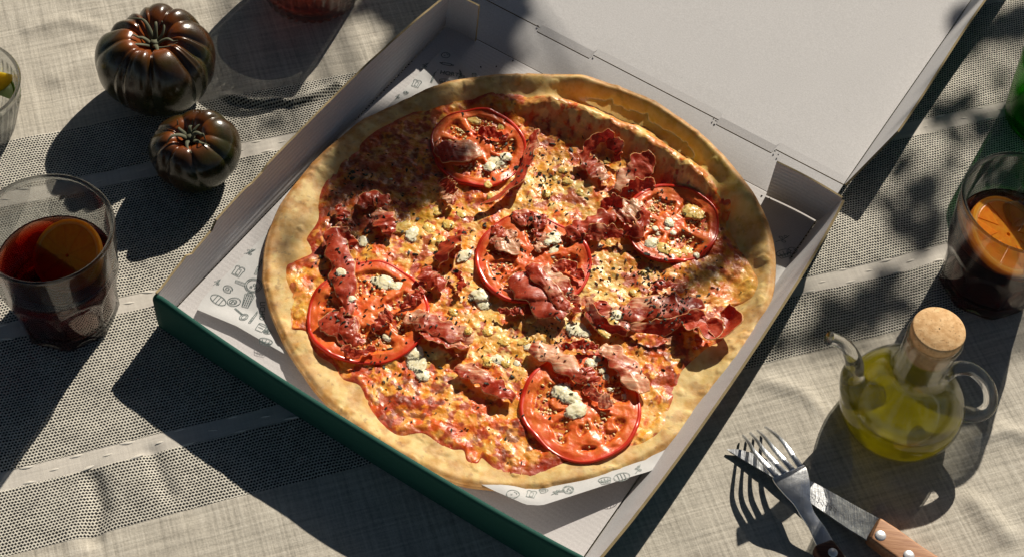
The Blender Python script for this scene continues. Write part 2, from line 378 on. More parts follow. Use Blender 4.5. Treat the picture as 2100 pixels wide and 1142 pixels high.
paper = Polar(PC, polypx([(914, 94, .0042), (660, 362, .0035), (417, 610, .0055), (404, 634, .0065), (485, 668, .0065), (600, 735, .0060), (760, 880, .005), (1010, 1004, .010), (1078, 1034, .015), (1110, 1036, .016), (1340, 962, .011), (1440, 872, .0065), (1560, 670, .0045), (1622, 538, .0042), (1600, 490, .0042), (1300, 330, .004), (985, 158, .0042)], 5))
def paper_h(x, y):
    rho, z, a = paper.q(x, y); k = ss(rho, .86, 1.0); return .0030*(1-k)+z*k+(fbm(x, y, .03, 2, 5)-.5)*.0007*ss(rho, .6, .9)
def mat_paper():
    t = NT('greaseproof_paper'); c = t.obj(); f = t.noise(c, 500, 3); g = t.noise(c, 35, 3)
    return t.fin(t.pr(color=t.mix(t.sm(g, .35, .7), (.52, .52, .52), t.mix(f, (.48, .48, .475), (.58, .575, .57))), rough=.55, spec=.35, normal=t.bump(g, .0015, .5)))
n_, m_ = 90, 360
rr = np.linspace(0, 1, n_)[:, None]; th = np.linspace(0, 2*PI, m_, endpoint=False)[None]; Rr = np.interp(th, np.append(paper.th, 2*PI), np.append(paper.r, paper.r[0]))
x = PC[0]+rr*Rr*np.cos(th); y = PC[1]+rr*Rr*np.sin(th)
pp = link('paper_liner', gridmesh(np.stack([x, y, paper_h(x, y)], -1)[:, :], cv=True), mat_paper())
tag(pp, 'white greaseproof paper printed with kitchen drawings, lying under the pizza in the box', 'paper liner')
t = NT('show_through_ink'); M_INK2 = t.fin(t.pr(color=(.24, .28, .27), rough=.6))
t = NT('green_print_ink'); M_INK = t.fin(t.pr(color=(.05, .085, .085), rough=.6))
def arc(cx, cy, rx, ry, a0=0, a1=360, k=18): return [(cx+rx*math.cos(math.radians(a0+(a1-a0)*i/k)), cy+ry*math.sin(math.radians(a0+(a1-a0)*i/k))) for i in range(k+1)]
D = {  # line drawings in a unit box
 'rolling_pin': [[(-.62, -.2), (.62, -.2)], arc(.62, 0, .08, .2, -90, 90, 6), [(.62, .2), (-.62, .2)], arc(-.62, 0, .08, .2, 90, 270, 6), [(.7, .06), (1.05, .06), (1.05, -.06), (.7, -.06)], [(-.7, .06), (-1.05, .06), (-1.05, -.06), (-.7, -.06)]],
 'mushroom': [arc(0, 0, .8, .7, -10, 230), [(-.5, -.5), (.1, -.62), (.5, -.45), (.8, -.1)], [(.1, .4), (.4, .25), (.5, 0)], [(-.3, 0), (-.2, -.1), (-.05, 0)]],
 'knife': [[(-.1, -1), (.1, -1), (.12, -.1), (-.12, -.1), (-.1, -1)], [(.1, -.1), (.12, .6), (0, 1), (-.08, -.1)], [(0, -.8), (0, -.3)]],
 'toast': [[(-.6, -.8), (.5, -.8), (.55, .2)], arc(.25, .4, .4, .35, -30, 180), arc(-.4, .4, .3, .3, 40, 210), [(-.6, .2), (-.6, -.8)], [(-.2, -.6), (-.2, .3), (.25, .3), (.25, -.6), (-.2, -.6)]],
 'bread': [arc(0, 0, .95, .55), [(-.4, -.5), (-.4, .5)], [(0, -.55), (0, .55)], [(.4, -.5), (.4, .5)]],
 'grater': [[(-.35, -.9), (.35, -.9), (.55, .8), (-.55, .8), (-.35, -.9)], arc(0, .85, .35, .22, 0, 180, 8)]+[arc(-.32+.22*i+.0*j, -.6+.3*j, .05, .06, 0, 360, 5) for i in range(4) for j in range(5)],
 'pan': [arc(0, 0, .75, .75), arc(0, 0, .6, .6), [(-.72, .15), (-1.6, .4), (-1.62, .2), (-.75, -.1)], arc(.1, .1, .12, .12, 0, 360, 7), arc(-.2, -.15, .1, .1, 0, 360, 7), arc(.2, -.25, .09, .09, 0, 360, 7)],
 'potato': [arc(0, 0, .8, .6), arc(-.1, 0, .45, .32), arc(-.1, .1, .08, .08, 0, 360, 6), arc(.1, -.1, .06, .06, 0, 360, 6), arc(-.3, -.05, .06, .06, 0, 360, 6)],
 'ladle': [arc(0, -.5, .55, .4), arc(0, -.5, .35, .22), [(.1, -.12), (.3, 1.1), (.42, 1.1), (.25, -.15)]],
 'cup': [[(-.5, .5), (-.4, -.5), (.4, -.5), (.5, .5)], arc(0, .5, .5, .15), arc(.6, 0, .22, .25, -90, 90, 8), [(-.3, .0), (.3, 0)]],
 'herb': [[(-.8, -.6), (0, 0), (.6, .8)], arc(-.3, .2, .25, .15, 0, 360, 8), arc(.1, -.25, .25, .15, 0, 360, 8), arc(.2, .5, .2, .15, 0, 360, 8)],
 'basket': [arc(0, .1, .9, .4), [(-.9, .1), (-.6, -.6), (.6, -.6), (.9, .1)], [(-.5, .2), (-.3, -.5)], [(0, .3), (0, -.5)], [(.5, .2), (.3, -.5)], [(-.75, -.15), (.75, -.15)]],
 'steak': [arc(0, 0, .8, .65, 20, 330), arc(-.1, 0, .3, .25), [(.75, .22), (.4, .05), (.68, -.32)]],
}
def ribbon2d(pts, w):
    P = np.array(pts); T = np.gradient(P, axis=0); T /= np.linalg.norm(T, axis=1)[:, None]+1e-12; N = np.stack([-T[:, 1], T[:, 0]], 1)*w/2
    V = np.vstack([P-N, P+N]); k = len(P); return V, [(i, i+1, k+i+1, k+i) for i in range(k-1)]
def drawing(kind, px, py, mm, deg, w=.00042):
    c = at(px, py, .006); c = at(px, py, float(paper_h(np.array([c[0]]), np.array([c[1]]))[0])); a = math.radians(deg)-math.radians(0); parts = []
    for pl in D[kind]:
        P = np.array(pl)*mm*.0005; 
        if len(P) == 2 or np.linalg.norm(np.diff(P, axis=0), axis=1).max() > .0015:
            Q = [P[0]]
            for p, q in zip(P[:-1], P[1:]):
                k = max(1, int(np.linalg.norm(q-p)/.0012)); Q += [p+(q-p)*i/k for i in range(1, k+1)]
            P = np.array(Q)
        P = np.stack([c[0]+P[:, 0]*math.cos(a)-P[:, 1]*math.sin(a), c[1]+P[:, 0]*math.sin(a)+P[:, 1]*math.cos(a)], 1)
        V, f = ribbon2d(P, w); z = paper_h(V[:, 0], V[:, 1])+.00035; parts.append((np.column_stack([V, z]), f))
    V, f = join(parts); o = link('printed_'+kind, mesh(V, f), M_INK2 if py > 930 else M_INK, pp); return o
for d in (('mushroom', 914, 115, 8, 10), ('rolling_pin', 916, 133, 10, -3), ('knife', 888, 160, 10, -8), ('toast', 855, 172, 9, -15), ('basket', 912, 168, 9, 0), ('ladle', 944, 156, 9, 30), ('herb', 872, 136, 7, 0), ('cup', 972, 156, 6, 0),
          ('cup', 832, 192, 5, 20), ('herb', 816, 200, 6, 20),
          ('herb', 513, 518, 9, -10), ('knife', 531, 547, 13, -10), ('toast', 490, 556, 10, -20), ('pan', 520, 586, 15, 5), ('steak', 468, 593, 8, -20), ('bread', 448, 615, 12, -25), ('potato', 480, 619, 11, 20), ('grater', 508, 616, 12, -8),
          ('herb', 446, 580, 7, 10), ('ladle', 493, 645, 12, 60), ('knife', 520, 650, 12, -15), ('cup', 535, 672, 12, -20), ('basket', 545, 700, 10, -10), ('potato', 548, 680, 6, 0),
          ('mushroom', 1052, 1014, 10, 0), ('toast', 1090, 1014, 9, -10), ('cup', 1113, 1008, 8, 15), ('herb', 1140, 1012, 7, 0), ('pan', 1165, 1005, 9, 30), ('bread', 1275, 978, 11, 25), ('herb', 1310, 962, 8, 25), ('basket', 1240, 985, 9, 20),
          ('basket', 1607, 520, 12, 25), ('herb', 1606, 492, 12, -10), ('mushroom', 1625, 515, 8, 0)):
    drawing(*d)
def printed(txt, px, py, mm, deg):
    z = .006; c = at(px, py, z); z = float(paper_h(np.array([c[0]]), np.array([c[1]]))[0])+.0005; c = at(px, py, z)
    cu = bpy.data.curves.new('printed_word', 'FONT'); cu.body = txt; cu.size = mm*.001; cu.align_x = 'CENTER'; cu.align_y = 'CENTER'; cu.offset = .00006; cu.materials.append(M_INK)
    tmp = bpy.data.objects.new('tmp', cu); COL.objects.link(tmp); bpy.context.view_layer.update(); me = bpy.data.meshes.new_from_object(tmp.evaluated_get(bpy.context.evaluated_depsgraph_get())); bpy.data.objects.remove(tmp)
    o = bpy.data.objects.new('printed_word', me); COL.objects.link(o); o.parent = pp; o.location = tuple(c); o.rotation_euler = (0, 0, math.radians(deg))
printed('DET HORTS', 910, 150, 5.2, -4); printed('LICHORT', 537, 645, 5.0, -82)
# ================================================================== PIZZA
pizza = empty('pizza', (0, 0, 0)); tag(pizza, 'whole thin crust pizza with tomato slices, ham and crumbled cheese in the open box', 'pizza')
PCN = (.006, .004)
OUT = [(538, 570, .0105), (544, 500, .011), (566, 435, .0125), (606, 372, .0135), (660, 312, .0135), (738, 248, .0115), (825, 205, .0115), (880, 180, .016), (940, 162, .020), (1010, 152, .021), (1100, 149, .022), (1200, 158, .023), (1290, 182, .0255), (1370, 222, .027), (1440, 272, .0275), (1500, 335, .027), (1545, 395, .025), (1575, 450, .022),
       (1589, 510, .018), (1590, 570, .016), (1577, 625, .017), (1541, 700, .017), (1500, 782, .015), (1450, 850, .0115), (1385, 905, .0105), (1300, 952, .0105), (1210, 983, .0115), (1110, 999, .0105), (1010, 999, .0105), (930, 985, .0105), (850, 950, .0105), (770, 905, .0105), (700, 852, .0105), (640, 790, .0105), (590, 715, .0105), (556, 640, .0105)]
dough = Polar(PCN, OUT, 1440)
ridge = [at(*p) for p in ((1010, 205, .014), (1090, 212, .018), (1160, 213, .021), (1230, 243, .022), (1300, 268, .023), (1370, 312, .023), (1430, 358, .022), (1480, 398, .018), (1510, 430, .014))]
ridge_w = [at(*p) for p in ((1130, 215, .021), (1230, 243, .022), (1300, 268, .022), (1370, 312, .022), (1430, 358, .021))]
DB = .0085
def dough_h(x, y):
    rho, z, a = dough.q(x, y)
    back = np.exp(-((np.mod(a-math.radians(50)+PI, 2*PI)-PI)/math.radians(42))**2)
    r0 = .86+.02*back; k = ss(rho, r0, .99)
    k = k*(1-back)+ss(rho, r0+.01, .985)*back
    h = DB+(z-DB)*k
    h = h+(fbm(x, y, .03, 3, 21)-.5)*.0034*ss(rho, .3, .8)+(fbm(x, y, .008, 3, 31)-.5)*.0008+.0007*ss(fbm(x, y, .009, 2, 33), .64, .80)*ss(rho, .8, .9)
    # soft ripples of the pale rim
    h = h+.0006*np.exp(-((rho-.93)/.035)**2)*(fbm(np.cos(a)*.2, np.sin(a)*.2, .02, 2, 8)-.2)*(1-back)
    d = seg_dist(x, y, ridge); dw = seg_dist(x, y, ridge_w); h = h+.0070*np.exp(-(d/.0090)**2)+.0085*np.exp(-(dw/.0145)**2)
    for px, py, hh, w in ((915, 205, .004, .012), (1190, 180, .0025, .012), (1110, 190, .003, .010), (1562, 520, .0028, .007), (1500, 430, .003, .014)):
        c = at(px, py, .014); h = h+hh*np.exp(-((x-c[0])**2+(y-c[1])**2)/w**2)
    return h
TOPP = [(585, 570), (588, 542), (615, 530), (636, 518), (625, 493), (650, 455), (652, 415), (662, 380), (690, 345), (720, 310), (770, 268), (840, 232), (885, 222), (930, 208), (985, 196), (1040, 190), (1075, 195), (1120, 197), (1180, 206), (1235, 222), (1290, 243), (1345, 272), (1400, 308), (1450, 352), (1485, 395), (1500, 425), (1500, 470), (1526, 521), (1555, 570), (1548, 603), (1529, 619), (1501, 632), (1501, 650), (1491, 689), (1452, 714), (1424, 738), (1396, 768), (1389, 798), (1378, 826), (1368, 858), (1350, 889), (1301, 917), (1245, 926), (1196, 937), (1133, 960), (1102, 980), (1080, 977), (1048, 973), (1016, 963), (988, 940), (978, 952), (957, 945), (950, 924), (925, 921), (897, 910), (866, 889), (820, 894), (785, 872), (753, 830), (736, 791), (702, 777), (678, 745), (650, 728), (632, 700), (625, 679), (590, 672), (588, 637), (595, 605)]
def zfor(px, py):  # height of the pizza at a pixel, two refinement steps
    z = .012
    for _ in range(6): c = at(px, py, z); z = float(dough_h(np.array([c[0]]), np.array([c[1]]))[0])
    return z
top = Polar(PCN, [(px, py, zfor(px, py)) for px, py in TOPP], 1440)
def blob(x, y, px, py, rpx, z=.012): c = at(px, py, z); return np.exp(-((x-c[0])**2+(y-c[1])**2)/(rpx*.00033)**2)
def top_smooth(x, y):
    rho, z, a = top.q(x, y); return dough_h(x, y)+.0010*(1-ss(rho, .93, 1.0))
def top_h(x, y):
    rho, z, a = top.q(x, y); e = np.sqrt(np.clip(1-ss(rho, .955, 1.0), 0, 1))
    w = worley(x, y, .0052, 3); w2 = worley(x, y, .0026, 7)
    b = .0004*(1-np.clip(w, 0, 1))**1.2+.0001*(1-np.clip(w2, 0, 1))+(fbm(x, y, .010, 4, 41, .42)-.5)*.0034+(fbm(x, y, .0024, 2, 51)-.5)*.0004
    return dough_h(x, y)-.0002+e*np.maximum(.0009+b, .0003)
L3 = lambda a, b, t: np.asarray(a)[None]*(1-t[:, None])+np.asarray(b)[None]*t[:, None]
def lerp(c, b, t): t = np.clip(t, 0, 1)[:, None]; return c*(1-t)+np.asarray(b)[None]*t
def top_color(x, y):
    rho, z, a = top.q(x, y)
    n1 = fbm(x, y, .014, 4, 61); n2 = fbm(x, y, .0042, 4, 71); n3 = fbm(x, y, .0020, 3, 81); w = worley(x, y, .0052, 3); n4 = fbm(x, y, .007, 3, 91)
    c = L3((.80, .11, .005), (.93, .34, .02), ss(n4*.5+n2*.5, .36, .58))
    reg = sum(blob(x, y, *b) for b in ((880, 465, 80), (1150, 370, 110), (1080, 420, 60), (1000, 640, 70), (950, 560, 50), (1150, 640, 90), (1050, 720, 80), (1230, 560, 90), (620, 620, 45), (860, 740, 60), (1320, 840, 60), (1180, 770, 50), (1330, 280, 60), (1230, 240, 60), (1430, 350, 40), (1540, 580, 40)))
    reg = np.clip(reg, 0, 1)
    red = np.clip(sum(blob(x, y, *b) for b in ((760, 420, 90), (700, 380, 70), (800, 860, 60), (860, 800, 50), (1130, 250, 40), (1060, 880, 40), (660, 500, 40), (1400, 700, 60), (640, 560, 30), (840, 330, 80), (1400, 790, 40))), 0, 1)
    ch = ss(n1*.5+n4*.42+(1-w)*.10+reg*.17-red*.10, .50, .66)
    c = lerp(c, (.94, .45, .05), ch*.9); c = lerp(c, (.96, .67, .22), ss(n2*.6+n1*.3+reg*.14-red*.05, .54, .68)*ch)
    c = lerp(c, (.88, .50, .04), np.clip(blob(x, y, 880, 462, 62)+blob(x, y, 910, 430, 40)+blob(x, y, 1075, 740, 20)+.7*blob(x, y, 1010, 655, 40)+.6*blob(x, y, 1290, 590, 30), 0, 1)*.75*ss(n2, .3, .55))
    # pinkish translucent cheese
    c = lerp(c, (.90, .42, .13), ss(n4, .58, .68)*.5)
    rd = ss(fbm(x, y, .0065, 4, 101)+red*.10-reg*.04, .555, .66); c = lerp(c, (.42, .022, .005), rd*.85)
    c = lerp(c, (.16, .018, .006), ss(fbm(x, y, .005, 3, 111)+red*.15-reg*.05, .68, .80)*.75)
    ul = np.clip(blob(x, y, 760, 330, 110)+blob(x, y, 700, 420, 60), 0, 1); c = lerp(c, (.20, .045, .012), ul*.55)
    # sauce showing at the edge
    sa = ss(rho+(n2-.5)*.06, .962, .995)*ss(fbm(x, y, .03, 2, 121), .42, .52); c = lerp(c, (.45, .03, .006), sa*.9)
    ed = blob(x, y, 1100, 962, 50)+blob(x, y, 1180, 940, 50)+blob(x, y, 640, 510, 25)+blob(x, y, 850, 888, 30)+blob(x, y, 1230, 925, 30); c = lerp(c, (.36, .018, .006), np.clip(ed, 0, 1)*ss(rho, .90, .97)*.95)
    c = lerp(c, (.80, .50, .08), (blob(x, y, 1535, 590, 45)+blob(x, y, 1380, 860, 30)+blob(x, y, 620, 615, 40)*.7)*.7)
    # ridge: melted cheese on the crest, red sauce patches painting in the shade of its inner flank
    d = seg_dist(x, y, ridge_w); gr = np.gradient
    near = np.exp(-(d/.015)**2); c = lerp(c, (.95, .62, .20), near*.85*ss(n2+.1*n4, .32, .50)); c = lerp(c, (.72, .14, .015), near*ss(n4, .52, .64)*.7)
    return np.clip(c, 0, .95)
def polar_grid(pol, nr, nt, r_in=0.0, power=.8):
    th = np.linspace(0, 2*PI, nt, endpoint=False)[None]; r = (np.linspace(0, 1, nr)**power)[:, None]; R = np.interp(th, np.append(pol.th, 2*PI), np.append(pol.r, pol.r[0]))
    return pol.C[0]+r*R*np.cos(th), pol.C[1]+r*R*np.sin(th), r, th, R
# dough with rounded edge and underside
def build_crust():
    x, y, r, th, R = polar_grid(dough, 200, 1080); z = dough_h(x, y)
    z = z-.0016*ss(r+0*th, .975, 1.0)
    rings = [np.stack([x, y, z], -1)]
    for dr, dz in ((.0006, -.0012), (.0003, -.0024), (-.0015, -.0036), (-.008, -.0042), (-.03, -.0046), (-.1, -.0046)):
        xx = dough.C[0]+(R+dr)*np.cos(th); yy = dough.C[1]+(R+dr)*np.sin(th)
        if dr > -.02: zz = z[-1:]+dz
        else: zz = np.full_like(xx, .0045) if dr > -.05 else np.full_like(xx, .0040)
        zz = np.maximum(zz, .0036+.0*xx) if dr < -.005 else zz
        rings.append(np.stack([xx, yy, zz], -1))
    P = np.concatenate(rings, 0); me = gridmesh(P, cv=True)
    X_, Y_ = P[..., 0].ravel(), P[..., 1].ravel(); rho, _, a = dough.q(X_, Y_); rho = np.clip(rho, 0, 1.01)
    c = L3((.70, .47, .15), (.78, .58, .23), fbm(X_, Y_, .012, 3, 5)); back = np.exp(-((np.mod(a-math.radians(48)+PI, 2*PI)-PI)/math.radians(36))**2)
    left = np.exp(-((np.mod(a-math.radians(165)+PI, 2*PI)-PI)/math.radians(48))**2)
    toast = fbm(X_, Y_, .009, 4, 15); c = lerp(c, (.60, .32, .08), ss(toast+left*.13+back*.06+.02, .50, .70)*.75*ss(rho, .78, .93))
    c = lerp(c, (.50, .20, .035), ss(rho+(fbm(X_, Y_, .006, 3, 25)-.5)*.06, .950, 1.0)*(.65+.35*left+.35*back)); c = lerp(c, (.46, .20, .045), ss(fbm(X_, Y_, .011, 4, 35)+left*.07+back*.04, .57, .72)*.7*ss(rho, .8, .9)); c = lerp(c, (.22, .09, .03), ss(fbm(X_, Y_, .0030, 3, 36)+left*.05, .72, .82)*.6*ss(rho, .8, .9)); c = lerp(c, (.30, .11, .02), ss(rho+(fbm(X_, Y_, .004, 3, 26)-.5)*.05, .982, 1.005)*.7*(.4+.6*left+.6*back))
    c = lerp(c, (.56, .42, .02), back*ss(rho, .84, .90)*.75*(1-ss(rho, .96, .985)))  # olive look of the shaded, backlit rear band painted into the dough colour
    t_ = top.q(X_, Y_)[0]; c = lerp(c, (.80, .38, .06), np.exp(-((t_-1.0)/.018)**2)*.7*ss(fbm(X_, Y_, .01, 3, 45), .35, .6))
    setattr_c(me, 'tint', c); t = NT('baked_dough'); col = t.attr('tint').outputs['Color']; g = t.noise(t.geo(), 900, 3, .7); g2 = t.noise(t.geo(), 160, 4, .6)
    col = t.mix(.28, col, t.mix(t.sm(g2, .3, .7), t.mix(.5, col, (.60, .34, .11)), (.90, .76, .47))); col = t.mix(t.sm(g, .64, .78)*.35, col, (.4, .22, .08))
    return link('crust', me, t.fin(t.pr(color=col, rough=.62, spec=.35, sss=.12, ssss=.004, sssr=(1, .5, .25), normal=t.bump(g2*.7+g*.3, .0006, .6))), pizza)
build_crust()
def build_top():
    x, y, r, th, R = polar_grid(top, 330, 1300, power=.62); z = top_h(x, y); z[-1] = dough_h(x[-1], y[-1])-.0008
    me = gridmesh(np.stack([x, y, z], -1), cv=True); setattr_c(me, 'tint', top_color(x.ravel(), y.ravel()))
    t = NT('melted_cheese_and_sauce'); col = t.attr('tint').outputs['Color']; g = t.noise(t.geo(), 1100, 3, .7); g2 = t.noise(t.geo(), 420, 3, .6)
    col = t.mix(t.sm(g2, .35, .7), t.mix(.08, col, (.60, .08, .004)), t.mix(.06, col, (.98, .8, .4)))
    rg = t.sm(t.noise(t.geo(), 260, 2), .35, .65)*.30+.25
    return link('cheese_layer', me, t.fin(t.pr(color=col, rough=rg, spec=.5, sss=.15, ssss=.003, sssr=(1, .4, .1), coat=.04, coatr=.15, normal=t.bump(g2*.6+g*.4, .0005, .8))), pizza)
build_top()
def surf(px, py, f=None):
    f = f or top_smooth; z = .012
    for _ in range(6): c = at(px, py, z); z = float(f(np.array([c[0]]), np.array([c[1]]))[0])
    return at(px, py, z)
# ---- tomato slices
def mats_tomato():
    t = NT('tomato_flesh'); k = t.attr('gel').outputs['Fac']; wl = t.attr('wall').outputs['Fac']; g = t.noise(t.geo(), 500, 3); g2 = t.noise(t.geo(), 120, 3)
    fl_ = t.mix(t.sm(g2, .3, .7), (.82, .11, .015), (.88, .20, .035)); fl_ = t.mix(t.sm(g, .55, .75)*.4, fl_, (.88, .42, .12)); gel = t.mix(t.sm(g, .4, .6), (.50, .035, .004), (.85, .26, .03))
    c = t.mix(k, fl_, gel); c = t.mix(wl, c, t.mix(g2, (.66, .035, .008), (.80, .07, .012)))
    fm = t.fin(t.pr(color=c, rough=.38, spec=.45, sss=.15, ssss=.004, sssr=(1, .3, .1), coat=.1, coatr=.2, normal=t.bump(g*.6+g2*.6, .0005, .7)))
    t = NT('tomato_skin'); sk = t.fin(t.pr(color=t.mix(t.noise(t.geo(), 90, 2), (.58, .014, .004), (.76, .040, .006)), rough=.32, spec=.5, coat=.2, coatr=.15, sss=.1, ssss=.003))
    t = NT('tomato_seed'); sd = t.fin(t.pr(color=(.86, .62, .28), rough=.3, spec=.6, sss=.2, ssss=.002)); return fm, sk, sd
MT_F, MT_S, MT_D = mats_tomato()
def slice_(px, py, hwpx, seed, tilt=(0, 0), lift=.0026, nl=6, dark=0):
    c = surf(px, py); R0 = hwpx*.000325; root = bpy.data.objects.new('tomato_slice', None)
    rg = np.random.default_rng(seed); ph = rg.uniform(0, 6.28, 4); nr, nt = 60, 180
    r = np.linspace(0, 1, nr)[:, None]; th = np.linspace(0, 2*PI, nt, endpoint=False)[None]
    Rt = R0*(1+.030*np.sin(2*th+ph[0])+.026*np.sin(3*th+ph[1])+.016*np.sin(5*th+ph[2])+.006*np.sin(9*th+ph[3]))
    lx, ly = r*Rt*np.cos(th), r*Rt*np.sin(th); sec = np.mod(th*nl/(2*PI)+ph[0]+.25*np.sin(th*2+ph[2]), 1)  # position within a locule
    septum = np.abs(sec-.5)*2; gel = (1-ss(septum+.0*r, .60, .84))*ss(r+0*th, .27, .38)*(1-ss(r+0*th, .76, .84)); gel = gel*ss(fbm(lx+c[0]*5, ly, .012, 2, seed)+.2, .5, .6)
    def zf(X, Y): return top_smooth(X, Y)
    wx, wy = c[0]+lx, c[1]+ly
    zz = zf(wx, wy)*.75+.25*c[2]+lift+tilt[0]*lx+tilt[1]*ly-gel*.0019+(fbm(wx, wy, .006, 3, seed)-.5)*.0016*(1-ss(r+0*th, .88, .95))-.0001*ss(r+0*th, .90, .99)+(vn(np.cos(th)*2.2+seed, np.sin(th)*2.2)-.5)*.0042*r**2
    top_ = np.stack([wx, wy, zz], -1); me = gridmesh(top_, cv=True); setattr_f(me, 'gel', gel); setattr_f(me, 'wall', (ss(r+0*th+.015*np.sin(th*17), .86, .93)*(.5+.3*np.sin(th*2+ph[1]))))
    fo = link('tomato_slice', me, MT_F, pizza)
    # skin: band rolling over the edge
    pr_ = [(-.0016, .0001), (-.0010, .0003), (-.0002, .0004), (.0005, .0001), (.0009, -.0006), (.0008, -.0026), (-.001, -.0036)]
    P = np.zeros((len(pr_), nt, 3)); e = top_[-1]; ca, sa_ = np.cos(th[0]), np.sin(th[0])
    for i, (dr, dz) in enumerate(pr_): w = .8+.3*np.sin(th[0]*2+ph[3]); P[i] = np.stack([e[:, 0]+dr*ca*w, e[:, 1]+dr*sa_*w, e[:, 2]+dz*w], -1)
    link('skin', gridmesh(P, cv=True, flip=False), MT_S, fo)
    seeds = []
    for _ in range(150):
        a = rg.uniform(0, 2*PI); q = rg.uniform(.36, .76); j = int(a/(2*PI)*nt) % nt; i = int(q*(nr-1))
        if gel[i, j] > .45:
            p = top_[i, j]+np.array([0, 0, .0004]); rot = Matrix.Rotation(a+rg.normal(0, .5), 3, 'Z'); bm = bmesh.new(); bmesh.ops.create_icosphere(bm, subdivisions=1, radius=1)
            s_ = rg.uniform(.75, 1.15); V = [tuple(np.array(rot @ Vector((v.co.x*.0014*s_, v.co.y*.0008*s_, v.co.z*.0005)))+p) for v in bm.verts]; Fc = [tuple(v.index for v in f.verts) for f in bm.faces]; bm.free(); seeds.append((V, Fc))
    if seeds: V, Fc = join(seeds); o = link('seeds', mesh(V, Fc), MT_D, fo); o['kind'] = 'stuff'
    return fo, (c, R0)
SL = [slice_(980, 308, 103, 1, tilt=(.0, .06), lift=.0034), slice_(1092, 537, 117, 2, lift=.0032, nl=7), slice_(1374, 464, 100, 3, tilt=(-.02, .03), lift=.0034), slice_(756, 645, 122, 4, lift=.0034, nl=6), slice_(1193, 834, 121, 5, tilt=(0, -.02), lift=.0030, nl=7)]
def surf_top(x, y):
    """height of the topping including slices, for placing crumbs, ham, herbs"""
    z = top_h(x, y)
    for fo, (c, R) in SL: z = np.where(np.hypot(x-c[0], y-c[1]) < R*.98, np.maximum(z, top_smooth(x, y)+.0030), z)
    return z
# ---- ham
def mat_ham():
    t = NT('cured_ham'); pk = t.attr('pink').outputs['Fac']; ed = t.attr('fat').outputs['Fac']; g = t.noise(t.geo(), 130, 4, .6); g2 = t.noise(t.geo(), 700, 3, .65); st = t.noise(vscale(t, t.geo(), 90, 600, 200, .6), 1, 3)
    dk = t.mix(t.sm(g, .3, .7), (.30, .022, .007), (.52, .070, .022)); lt = t.mix(t.sm(st, .35, .65), (.66, .24, .12), (.82, .45, .27))
    c = t.mix(t.sm(t.x(pk)+(g-.5)*.8+(st-.5)*.4, .35, .75), dk, lt); c = t.mix(t.sm(g2, .58, .78)*.4, c, (.80, .50, .34)); c = t.mix(t.sm(t.x(ed)+(g-.5)*.25, .55, .8), c, (.66, .33, .14))
    return t.fin(t.pr(color=c, rough=t.x(t.sm(g, .3, .7).s)*.25+.28, spec=.3, sss=.28, ssss=.004, sssr=(1, .3, .14), coat=.08, coatr=.2, normal=t.bump(g*.5+g2*.25+st*.3, .0006, .8)))
M_HAM = mat_ham()
def ham(pts, w, arch=0, tilt=0, ruf=.001, roll=0, pink=.3, k=3, seed=0, lift=.001, fat=1, taper=.6, extra=0):
    """pts in photo order (px, py, lift in mm); w width in mm; a ribbon of ham with folds"""
    n, m = 70, 22; C = []; ruf *= .5; arch *= .34; tilt *= .8; w *= .86; pts = [(p[0], p[1], (p[2] if len(p) > 2 else 0)*.42) for p in pts]; pink = pink*.85
    for p in pts: q = surf(p[0], p[1]); C.append((q[0], q[1], (p[2] if len(p) > 2 else 0)*.001))
    P = cr(C, n); T = np.gradient(P[:, :2], axis=0); T /= np.linalg.norm(T, axis=1)[:, None]; N = np.stack([-T[:, 1], T[:, 0]], 1); s_ = np.linspace(0, 1, n)[:, None]; t_ = np.linspace(-1, 1, m)[None]
    wd = w*.001/2*(1-taper*np.abs(2*s_-1)**3.5)*(1+.22*(vn(s_*6+seed, s_*0+seed)-.5)*2); a = seed*1.7
    if roll: al = t_*roll; off = wd*np.sin(al)/roll; up = wd*(1-np.cos(al))/roll
    else: off = wd*t_; up = 0*off
    up = up+arch*.001*(1-t_**2)+np.tan(tilt)*wd*(t_+1)+ruf*np.sin(k*2*PI*s_+a+1.2*t_)*(.35+.65*np.abs(t_))+ruf*.6*np.sin(k*4.3*PI*s_+a*2-t_*2)*np.abs(t_)+.0004*(fbm(s_*.055+0*t_, t_*.009+0*s_+seed, .0055, 3, seed)-.5)*2.4+.0003*np.abs(np.sin(s_*23+t_*3+a*3))*np.abs(vn(s_*9+seed, t_*2+0*s_))
    off = off+ruf*1.3*np.sin(k*3*PI*s_+a+.8)*t_**2+.0016*(vn(s_*14+seed, np.sign(t_)*3+0*s_)-.5)*np.abs(t_)**2+.0022*(vn(s_*5+seed*2, np.sign(t_)*3+0*s_)-.5)*np.abs(t_)
    x = P[:, :1]+N[:, :1]*off; y = P[:, 1:2]+N[:, 1:]*off; base = surf_top(x, y)
    sm_ = top_smooth(x, y)+.0018; base = np.where(base > sm_, base, sm_)
    z = base*.5+.5*(sm_+.0008)+lift+P[:, 2:]*1+np.maximum(up-up.min()*.6, 0)+.0003
    me = gridmesh(np.stack([x, y, z], -1)); pkv = np.clip(pink+.25*np.sin(5*s_+a)+0*t_+.12*t_, 0, 1); setattr_f(me, 'pink', pkv); setattr_f(me, 'fat', fat*np.maximum(np.abs(t_)**7, np.abs(2*s_-1)**16)+0*s_)
    o = link('ham_slice', me, M_HAM, pizza); md = o.modifiers.new('thick', 'SOLIDIFY'); md.thickness = .00045; md.offset = 0; return o
